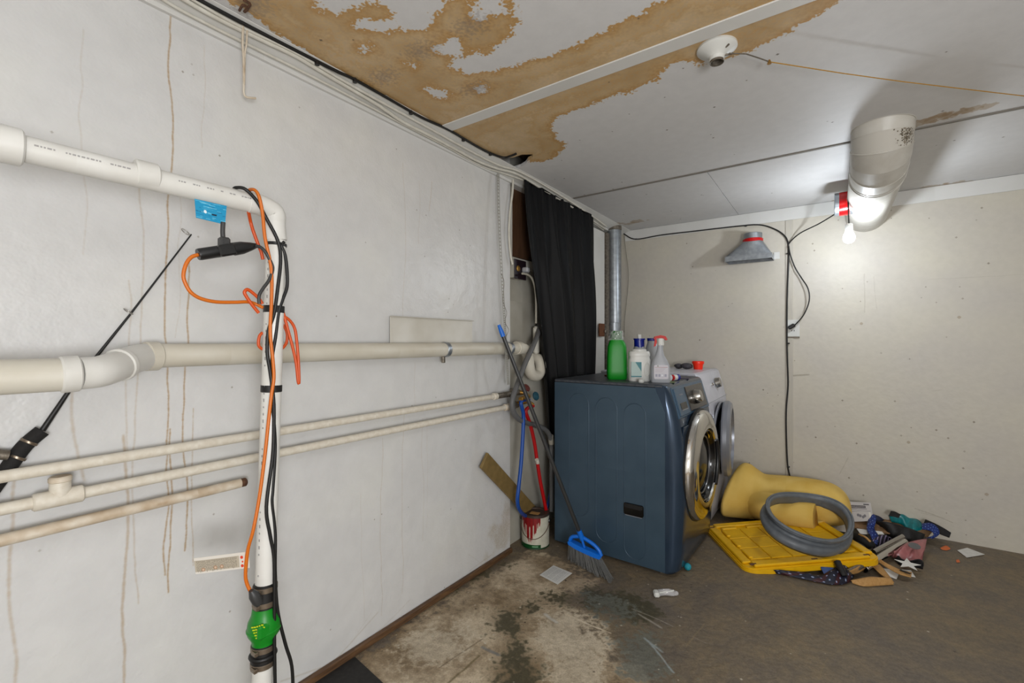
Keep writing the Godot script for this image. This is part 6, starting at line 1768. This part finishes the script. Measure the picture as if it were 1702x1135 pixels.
func foam_and_lid() -> void:
	# yellow storage-box lid
	var a: Vector3 = Vector3(0.830, 0.030, 0.668)
	var b: Vector3 = Vector3(1.130, 0.022, 1.128)
	var c: Vector3 = Vector3(1.700, 0.085, 0.746)
	var ex := (c - b).normalized()
	var ez := (b - a)
	ez = (ez - ex * ez.dot(ex)).normalized()
	var lw := (c - b).length()
	var ld := 0.53
	var ey := ez.cross(ex).normalized()
	if ey.y < 0:
		ey = -ey
	var t := thing("box_lid", "bright yellow plastic storage box lid lying on the pile", "lid")
	var fr := Transform3D(Basis(ex, ey, ex.cross(ey)), b + ex * lw / 2 - ez * ld / 2)
	var sgn := 1.0 if fr.basis.z.dot(ez) > 0 else -1.0
	var plate := Transform3D(Basis(ex, -fr.basis.z, ey), fr.origin)
	p_extrude("plate", rounded(lw, ld, 0.055), 0.014, plate.translated_local(Vector3(0, 0, -0.016)), M.lid_yellow, t)
	p_extrude("skirt", rounded(lw + 0.012, ld + 0.012, 0.06), 0.026, plate.translated_local(Vector3(0, 0, -0.034)), M.lid_yellow, t)
	# raised border and moulded fields
	for q in [[0, ld / 2 - 0.03, lw - 0.10, 0.045], [0, -ld / 2 + 0.03, lw - 0.10, 0.045]]:
		p_box("border", plate * Vector3(q[0], q[1], 0.004), Vector3(q[2], q[3], 0.014), M.lid_yellow, t, 0.004, plate.basis)
	for s in [-1.0, 1.0]:
		p_box("border", plate * Vector3(s * (lw / 2 - 0.03), 0, 0.004), Vector3(0.045, ld - 0.10, 0.014), M.lid_yellow, t, 0.004, plate.basis)
	for i in 5:
		for j in 3:
			p_box("field", plate * Vector3((i - 2) * 0.112, (j - 1) * 0.122, 0.0), Vector3(0.106, 0.116, 0.007), M.lid_yellow, t, 0.003, plate.basis)
	for i in 4:
		p_box("rib", plate * Vector3((i - 1.5) * 0.15, ld / 2 - 0.075, 0.004), Vector3(0.09, 0.022, 0.012), M.lid_yellow, t, 0.004, plate.basis)
	for i in 3:
		p_box("rib", plate * Vector3(-lw / 2 + 0.075, (i - 1) * 0.13, 0.004), Vector3(0.022, 0.08, 0.012), M.lid_yellow, t, 0.004, plate.basis)
	for q in [[-lw / 2 + 0.05, -ld / 2 + 0.024], [0.02, -ld / 2 + 0.024], [lw / 2 - 0.06, -ld / 2 + 0.024], [-lw / 2 + 0.024, ld / 2 - 0.06]]:
		p_box("slot", plate * Vector3(q[0], q[1] * sgn, 0.0085), Vector3(0.032, 0.012, 0.006), M.rust, t, 0.001, plate.basis)
	# folded yellow foam: a long roll with a tall end, and a curled flap in front
	var st := [[0.885, 0.12, 0.03], [0.905, 0.21, 0.015], [0.945, 0.30, 0.01], [0.985, 0.345, 0.01], [1.03, 0.345, 0.01], [1.075, 0.312, 0.012], [1.12, 0.285, 0.02], [1.22, 0.292, 0.03], [1.35, 0.302, 0.04], [1.44, 0.302, 0.05], [1.50, 0.29, 0.06], [1.55, 0.258, 0.08], [1.578, 0.215, 0.11], [1.59, 0.17, 0.14]]
	var rows := []
	var sm := []
	for q in st:
		sm.append(Vector3(q[0], q[1], q[2]))
	for q in smooth(sm, 4):
		var row := PackedVector3Array()
		var k := clampf((q.x - 0.86) / 0.73, 0.0, 1.0)
		var zc := lerpf(0.34, 0.265, smoothstep(0.0, 0.5, k))
		var hz := lerpf(0.17, 0.145, k) * sqrt(clampf((q.y - q.z) / 0.20, 0.15, 1.0))
		# the tall end is thinner towards its top
		var tall := smoothstep(0.28, 0.34, q.y)
		for j in 36:
			var g := TAU * j / 36
			var cc := cos(g)
			var ss := sin(g)
			var yy: float = (q.y + q.z) / 2 + (q.y - q.z) / 2 * signf(ss) * pow(absf(ss), 0.75)
			var lean := 0.10 * clampf((yy - 0.12) / 0.25, 0.0, 1.0) * (1.0 - k)
			row.append(Vector3(q.x, yy, zc - lean + hz * (1.0 - 0.35 * tall * maxf(0.0, ss)) * signf(cc) * pow(absf(cc), 0.75)))
		rows.append(row)
	var fb := MB.new()
	fb.grid(rows, true, true)
	# curled flap
	var flap := []
	for i in 15:
		var k := i / 14.0
		var row := PackedVector3Array()
		var xx := lerpf(1.0, 1.405, k)
		for j in 15:
			var g := lerpf(1.9, -2.5, j / 14.0)
			var r := lerpf(0.080, 0.062, j / 14.0) * lerpf(1.0, 0.86, k)
			row.append(Vector3(xx + 0.05 * (j / 14.0) * k - 0.03 * cos(g) * k, 0.125 - 0.012 * k + r * sin(g), 0.435 - 0.03 * k - 0.14 * pow(1.0 - k, 3.0) + r * 1.25 * cos(g)))
		flap.append(row)
	fb.sheet(flap, 0.055)
	tag(obj("foam_roll", fb.mesh(), M.foam), "folded slab of yellow foam lying against the dryer and back wall", "foam")
	# grey rubber door seal
	t = thing("door_seal", "grey rubber washer door seal ring lying on the yellow lid", "rubber seal")
	var l0: Vector3 = Vector3(1.188, 0.187, 0.789)
	var r0: Vector3 = Vector3(1.581, 0.113, 0.537)
	var b0: Vector3 = Vector3(1.387, 0.135, 0.918)
	var t0: Vector3 = Vector3(1.325, 0.227, 0.423)
	var cc0 := (l0 + r0 + b0 + t0) / 4.0
	var ux := (r0 - l0) / 2
	var uy := (t0 - b0) / 2
	var nn := ux.cross(uy).normalized()
	if nn.y < 0:
		nn = -nn
	var prof := [Vector2(1.06, -0.020), Vector2(1.09, -0.008), Vector2(1.085, 0.006), Vector2(1.04, 0.016), Vector2(0.985, 0.012), Vector2(0.965, 0.020), Vector2(0.975, 0.036), Vector2(1.01, 0.044), Vector2(1.015, 0.054), Vector2(0.98, 0.062), Vector2(0.925, 0.056), Vector2(0.91, 0.044), Vector2(0.925, 0.032), Vector2(0.935, 0.010), Vector2(0.94, -0.004), Vector2(1.0, -0.006)]
	var sr := []
	for i in 72:
		var g := TAU * i / 72
		var row := PackedVector3Array()
		var front := maxf(0.0, -sin(g))
		for p in prof:
			var low: float = (1.0 + 0.5 * front) if p.y < 0.02 else 1.0
			row.append(cc0 + (ux * cos(g) + uy * sin(g)) * (1.0 + (p.x - 1.0) * (1.0 + 0.35 * front)) + nn * (p.y * low + 0.012 * sin(g * 2.0 + 0.5) + 0.006 * sin(g * 3.0)))
		sr.append(row)
	var sb := MB.new()
	sb.grid(sr, true, false, false, 0, true)
	obj("bellows", sb.mesh(), M.gasket_grey, t)
	var bead := []
	for i in 72:
		var g := TAU * i / 72
		bead.append(cc0 + (ux * cos(g) + uy * sin(g)) * 1.015 + nn * (0.060 + 0.012 * sin(g * 2.0 + 0.5) + 0.006 * sin(g * 3.0)))
	p_tube("bead", bead, 0.006, M.gasket_grey, t, 8, true)


func pile() -> void:
	var g := "neckties in the heap"
	striped("tie_stripe", Color(0.035, 0.04, 0.13), Color(0.20, 0.02, 0.06, 1), Color(0.55, 0.60, 0.72, 1), 60)
	striped("tie_dots", Color(0.05, 0.15, 0.42), Color(0, 0, 0, 0), Color(0.45, 0.58, 0.80, 1), 50)
	striped("tie_ribbed", Color(0.035, 0.03, 0.028), Color(0.075, 0.065, 0.06, 1), Color(0, 0, 0, 0), 12)
	striped("tie_purple", Color(0.10, 0.08, 0.16), Color(0.55, 0.50, 0.62, 1), Color(0, 0, 0, 0), 42)
	striped("star_cloth", Color(0.035, 0.025, 0.045), Color(0, 0, 0, 0), Color(0, 0, 0, 0), 42)
	var c := strip("striped_tie", [Vector3(1.248, 0.020, 1.062), Vector3(1.347, 0.020, 1.008), Vector3(1.440, 0.020, 0.986), Vector3(1.499, 0.040, 0.912), Vector3(1.540, 0.050, 0.832), Vector3(1.565, 0.030, 0.827)], [Vector3(1.258, 0.006, 1.052), Vector3(1.374, 0.006, 1.042), Vector3(1.472, 0.006, 1.028), Vector3(1.523, 0.006, 0.999), Vector3(1.562, 0.006, 0.944), Vector3(1.581, 0.006, 0.861)], M.tie_stripe, 0.006, 6, 0.012)
	tag(c, "navy necktie with dark red stripes and dots before the yellow lid", "necktie", g)
	c = strip("teal_tie", [Vector3(1.785, 0.090, 0.006), Vector3(1.837, 0.110, 0.009), Vector3(1.889, 0.100, -0.023), Vector3(1.930, 0.090, 0.010), Vector3(1.944, 0.070, 0.051)], [Vector3(1.797, 0.060, 0.034), Vector3(1.842, 0.060, 0.048), Vector3(1.866, 0.050, 0.090), Vector3(1.895, 0.050, 0.122), Vector3(1.930, 0.040, 0.079)], M.teal_satin, 0.005, 6, 0.012)
	tag(c, "shiny teal satin necktie on top of the heap", "necktie", g)
	c = strip("blue_dotted_tie", [Vector3(1.694, 0.130, 0.173), Vector3(1.672, 0.100, 0.223), Vector3(1.661, 0.080, 0.323), Vector3(1.677, 0.060, 0.386), Vector3(1.684, 0.040, 0.450)], [Vector3(1.714, 0.110, 0.178), Vector3(1.704, 0.100, 0.256), Vector3(1.698, 0.070, 0.267), Vector3(1.714, 0.050, 0.322), Vector3(1.700, 0.040, 0.448)], M.tie_dots, 0.005, 6, 0.01)
	tag(c, "blue dotted necktie twisting down beside the grey seal", "necktie", g)
	c = strip("navy_tie", [Vector3(1.702, 0.120, 0.148), Vector3(1.724, 0.120, 0.156), Vector3(1.756, 0.090, 0.121)], [Vector3(1.709, 0.090, 0.177), Vector3(1.729, 0.090, 0.174), Vector3(1.750, 0.080, 0.117)], M.tie_navy, 0.005, 6, 0.008)
	tag(c, "short navy necktie end behind the blue dotted tie", "necktie", g)
	c = strip("blue_tie", [Vector3(1.933, 0.102, 0.100), Vector3(1.967, 0.120, 0.120), Vector3(1.993, 0.108, 0.140), Vector3(1.997, 0.081, 0.170), Vector3(1.966, 0.052, 0.190)], [Vector3(1.925, 0.088, 0.160), Vector3(1.956, 0.091, 0.170), Vector3(1.970, 0.084, 0.180), Vector3(1.968, 0.070, 0.190), Vector3(1.941, 0.053, 0.200)], M.tie_dots, 0.005, 6, 0.006)
	tag(c, "light blue dotted necktie looped at the wall end of the heap", "necktie", g)
	c = strip("black_tie", [Vector3(1.703, 0.100, 0.223), Vector3(1.760, 0.120, 0.244), Vector3(1.832, 0.100, 0.209), Vector3(1.888, 0.080, 0.184), Vector3(1.938, 0.060, 0.162)], [Vector3(1.751, 0.040, 0.184), Vector3(1.779, 0.030, 0.249), Vector3(1.827, 0.030, 0.255), Vector3(1.876, 0.030, 0.250), Vector3(1.915, 0.020, 0.223)], M.tie_ribbed, 0.006, 6, 0.02)
	tag(c, "wide black ribbed necktie draped across the heap", "necktie", g)
	c = strip("purple_tie", [Vector3(1.661, 0.050, 0.484), Vector3(1.705, 0.060, 0.366), Vector3(1.747, 0.060, 0.306), Vector3(1.773, 0.050, 0.319)], [Vector3(1.677, 0.020, 0.474), Vector3(1.714, 0.020, 0.393), Vector3(1.755, 0.020, 0.317), Vector3(1.781, 0.020, 0.288)], M.tie_purple, 0.005, 6, 0.008)
	tag(c, "purple and silver striped necktie beside the chrome tube", "necktie", g)
	c = strip("star_scarf", [Vector3(1.783, 0.050, 0.565), Vector3(1.793, 0.050, 0.607), Vector3(1.821, 0.050, 0.611), Vector3(1.862, 0.060, 0.584), Vector3(1.877, 0.050, 0.580), Vector3(1.877, 0.030, 0.592)], [Vector3(1.770, 0.010, 0.538), Vector3(1.785, 0.010, 0.592), Vector3(1.821, 0.010, 0.566), Vector3(1.854, 0.010, 0.574), Vector3(1.872, 0.010, 0.577), Vector3(1.877, 0.010, 0.573)], M.star_cloth, 0.004, 6, 0.01)
	tag(c, "black cloth scrap with a pale star beside the pink bag", "cloth")
	var star := []
	for i in 10:
		star.append(Vector2.from_angle(TAU * i / 10 + 0.3) * (0.055 if i % 2 == 0 else 0.022))
	c = p_extrude("paper_star", star, 0.002, Transform3D(Basis(Vector3.RIGHT, -PI / 2 + 0.15), Vector3(1.811, 0.045, 0.645)), M.paper)
	tag(c, "white star cutout on the black cloth scrap", "cutout")
	c = strip("black_strap_end", [Vector3(1.790, 0.141, 0.080), Vector3(1.810, 0.141, 0.080), Vector3(1.836, 0.128, 0.080)], [Vector3(1.776, 0.120, 0.120), Vector3(1.801, 0.122, 0.120), Vector3(1.824, 0.120, 0.120)], M.tie_black, 0.004)
	tag(c, "black tie end sticking up behind the teal necktie", "necktie", g)
	c = strip("black_bar", [Vector3(1.952, 0.115, 0.050), Vector3(1.989, 0.105, 0.060), Vector3(2.028, 0.092, 0.080), Vector3(2.058, 0.078, 0.100)], [Vector3(1.939, 0.096, 0.090), Vector3(1.975, 0.076, 0.100), Vector3(2.016, 0.061, 0.110), Vector3(2.048, 0.055, 0.120)], M.tie_black, 0.008)
	tag(c, "flat black bar lying against the foot of the back wall", "bar")
	# pink plastic bag
	var rows := []
	var e0 := smooth([Vector3(1.767, 0.050, 0.551), Vector3(1.808, 0.070, 0.454), Vector3(1.868, 0.080, 0.366), Vector3(1.933, 0.070, 0.263)], 6)
	var e1 := smooth([Vector3(1.758, 0.015, 0.509), Vector3(1.802, 0.015, 0.520), Vector3(1.845, 0.015, 0.522), Vector3(1.881, 0.015, 0.505)], 6)
	for i in e0.size():
		var row := PackedVector3Array()
		for j in 9:
			var u := j / 8.0
			row.append(e0[i].lerp(e1[i], u) + Vector3(0, 0.014 * sin(u * 6.0 + i * 0.8) * sin(u * PI) + 0.012 * sin(u * PI), 0))
		rows.append(row)
	var b := MB.new()
	b.sheet(rows, 0.003)
	var t := thing("pink_bag", "crumpled pink plastic bag in the heap beside the chrome tube", "bag")
	obj("bag", b.mesh(), M.pink_plastic, t)
	p_extrude("handle_hole", circle(Vector2.ZERO, 0.026, 18), 0.002, Transform3D(Basis(Vector3.RIGHT, -PI / 2 + 0.3), Vector3(1.856, 0.085, 0.470)), M.grey_hose, t)
	# straps
	c = strip("tan_strap", [Vector3(1.567, 0.012, 0.941), Vector3(1.630, 0.030, 0.897), Vector3(1.678, 0.030, 0.863), Vector3(1.728, 0.020, 0.812)], [Vector3(1.574, 0.004, 0.945), Vector3(1.618, 0.004, 0.947), Vector3(1.676, 0.004, 0.900), Vector3(1.737, 0.004, 0.844)], M.tan_strap, 0.004, 6, 0.008)
	tag(c, "tan leather strap with pointed end lying before the heap", "strap", "tan straps")
	c = strip("tan_strap", [Vector3(1.662, 0.030, 0.735), Vector3(1.692, 0.020, 0.794), Vector3(1.719, 0.020, 0.832)], [Vector3(1.696, 0.020, 0.671), Vector3(1.715, 0.020, 0.742), Vector3(1.740, 0.010, 0.835)], M.tan_strap, 0.004)
	tag(c, "tan strap running up under the chrome tube", "strap", "tan straps")
	c = strip("tan_strap", [Vector3(1.698, 0.050, 0.674), Vector3(1.733, 0.040, 0.695), Vector3(1.779, 0.030, 0.706), Vector3(1.820, 0.030, 0.706)], [Vector3(1.691, 0.030, 0.660), Vector3(1.726, 0.030, 0.721), Vector3(1.769, 0.030, 0.764), Vector3(1.812, 0.020, 0.746)], M.tan_strap, 0.004)
	tag(c, "long tan strap lying over the white papers", "strap", "tan straps")
	p_box("strap_slot", Vector3(1.792, 0.036, 0.733), Vector3(0.045, 0.003, 0.014), M.tie_black, c, 0.001, Basis(Vector3.UP, -0.55))
	c = strip("tan_strap", [Vector3(1.562, 0.050, 0.921), Vector3(1.593, 0.050, 0.856), Vector3(1.637, 0.050, 0.749)], [Vector3(1.578, 0.020, 0.874), Vector3(1.609, 0.020, 0.823), Vector3(1.655, 0.020, 0.692)], M.tan_strap, 0.004)
	tag(c, "short tan strap tucked under the yellow lid corner", "strap", "tan straps")
	# papers and cardboard
	c = obj("white_paper", quad_sheet(Vector3(1.694, 0.012, 0.691), Vector3(1.776, 0.014, 0.684), Vector3(1.755, 0.004, 0.770), Vector3(1.705, 0.004, 0.747), 0.0015), M.paper)
	tag(c, "white paper sheet under the tan straps", "paper", "papers in the heap")
	c = obj("white_paper", quad_sheet(Vector3(1.773, 0.015, 0.666), Vector3(1.824, 0.012, 0.631), Vector3(1.836, 0.003, 0.689), Vector3(1.784, 0.004, 0.699), 0.0015), M.paper)
	tag(c, "white paper corner pointing past the long tan strap", "paper", "papers in the heap")
	c = obj("white_paper", quad_sheet(Vector3(1.614, 0.060, 0.286), Vector3(1.735, 0.060, 0.254), Vector3(1.745, 0.050, 0.269), Vector3(1.629, 0.050, 0.340), 0.002), M.paper)
	tag(c, "white paper edge under the brown cardboard", "paper", "papers in the heap")
	c = obj("white_paper", quad_sheet(Vector3(1.498, 0.060, 0.244), Vector3(1.580, 0.060, 0.232), Vector3(1.566, 0.050, 0.354), Vector3(1.483, 0.050, 0.359), 0.002), M.paper)
	tag(c, "white paper seen through the grey rubber ring", "paper", "papers in the heap")
	c = obj("printed_leaflet", quad_sheet(Vector3(1.574, 0.162, 0.100), Vector3(1.690, 0.178, 0.100), Vector3(1.700, 0.106, 0.220), Vector3(1.584, 0.072, 0.220), 0.0025), manual_print())
	tag(c, "grey printed leaflet propped on the wall behind the rubber ring", "leaflet")
	c = p_box("cardboard_piece", Vector3(1.682, 0.070, 0.191), Vector3(0.22, 0.008, 0.13), M.cardboard, null, 0.001, Basis(Vector3.UP, 0.05) * Basis(Vector3.RIGHT, 0.25))
	tag(c, "brown cardboard piece leaning behind the grey rubber ring", "cardboard", "cardboard in the heap")
	c = p_box("cardboard_piece", Vector3(1.834, 0.055, 0.038), Vector3(0.30, 0.006, 0.14), M.cardboard, null, 0.001, Basis(Vector3.UP, -0.35) * Basis(Vector3.RIGHT, 0.1))
	tag(c, "brown cardboard sheet under the black and teal neckties", "cardboard", "cardboard in the heap")
	# tubes and dark bits
	t = thing("chrome_tube", "open ended chrome tube sticking out from under the yellow lid", "tube")
	var a: Vector3 = Vector3(1.626, 0.022, 0.779)
	var e: Vector3 = Vector3(1.828, 0.050, 0.329)
	var f := along(a, e)
	var l := (e - a).length()
	p_lathe("tube", [Vector2(0.019, 0), Vector2(0.0200, 0.001), Vector2(0.0200, l), Vector2(0.0185, l), Vector2(0.0185, 0), Vector2(0.019, 0)], f, M.chrome, t, 24)
	p_lathe("dark_plug", [Vector2(0, 0.04), Vector2(0.0185, 0.04), Vector2(0.0185, 0.045), Vector2(0, 0.045)], f, M.black_rubber, t, 20)  # black disc set inside the open tube to imitate the shade there
	c = p_tube("steel_rod", [Vector3(1.676, 0.050, 0.590), Vector3(1.821, 0.075, 0.317)], 0.013, M.steel, null, 14)
	tag(c, "thinner steel rod behind the open chrome tube", "rod")
	c = p_tube("silver_pipe", [Vector3(1.558, 0.030, 0.891), Vector3(1.626, 0.045, 0.775)], 0.014, M.old_metal, null, 12)
	tag(c, "short dull pipe end beside the black handle", "pipe")
	t = thing("torch", "black cylindrical torch standing out below the yellow lid", "torch")
	p_tube("grip", [Vector3(1.512, 0.075, 0.900), Vector3(1.531, 0.050, 0.929), Vector3(1.543, 0.030, 0.945)], [0.017, 0.016, 0.014], M.black_plastic, t, 14)
	c = p_box("blue_card", Vector3(1.479, 0.030, 0.932), Vector3(0.06, 0.003, 0.05), mat("card_blue", Color(0.12, 0.24, 0.46), 0.4), null, 0.0005, Basis(Vector3.UP, 0.4) * Basis(Vector3.RIGHT, 0.4))
	tag(c, "small blue card on the striped necktie", "card")
	t = thing("black_shoe", "small black shoe shaped object beside the grey rubber ring", "shoe")
	p_tube("upper", smooth([Vector3(1.609, 0.060, 0.434), Vector3(1.629, 0.070, 0.477), Vector3(1.653, 0.060, 0.480), Vector3(1.672, 0.040, 0.477)], 5), 0.026, M.tie_black, t, 12)
	p_tube("trim_strip", smooth([Vector3(1.618, 0.090, 0.474), Vector3(1.643, 0.095, 0.509), Vector3(1.666, 0.080, 0.526)], 5), 0.006, M.tan_strap, t, 8)
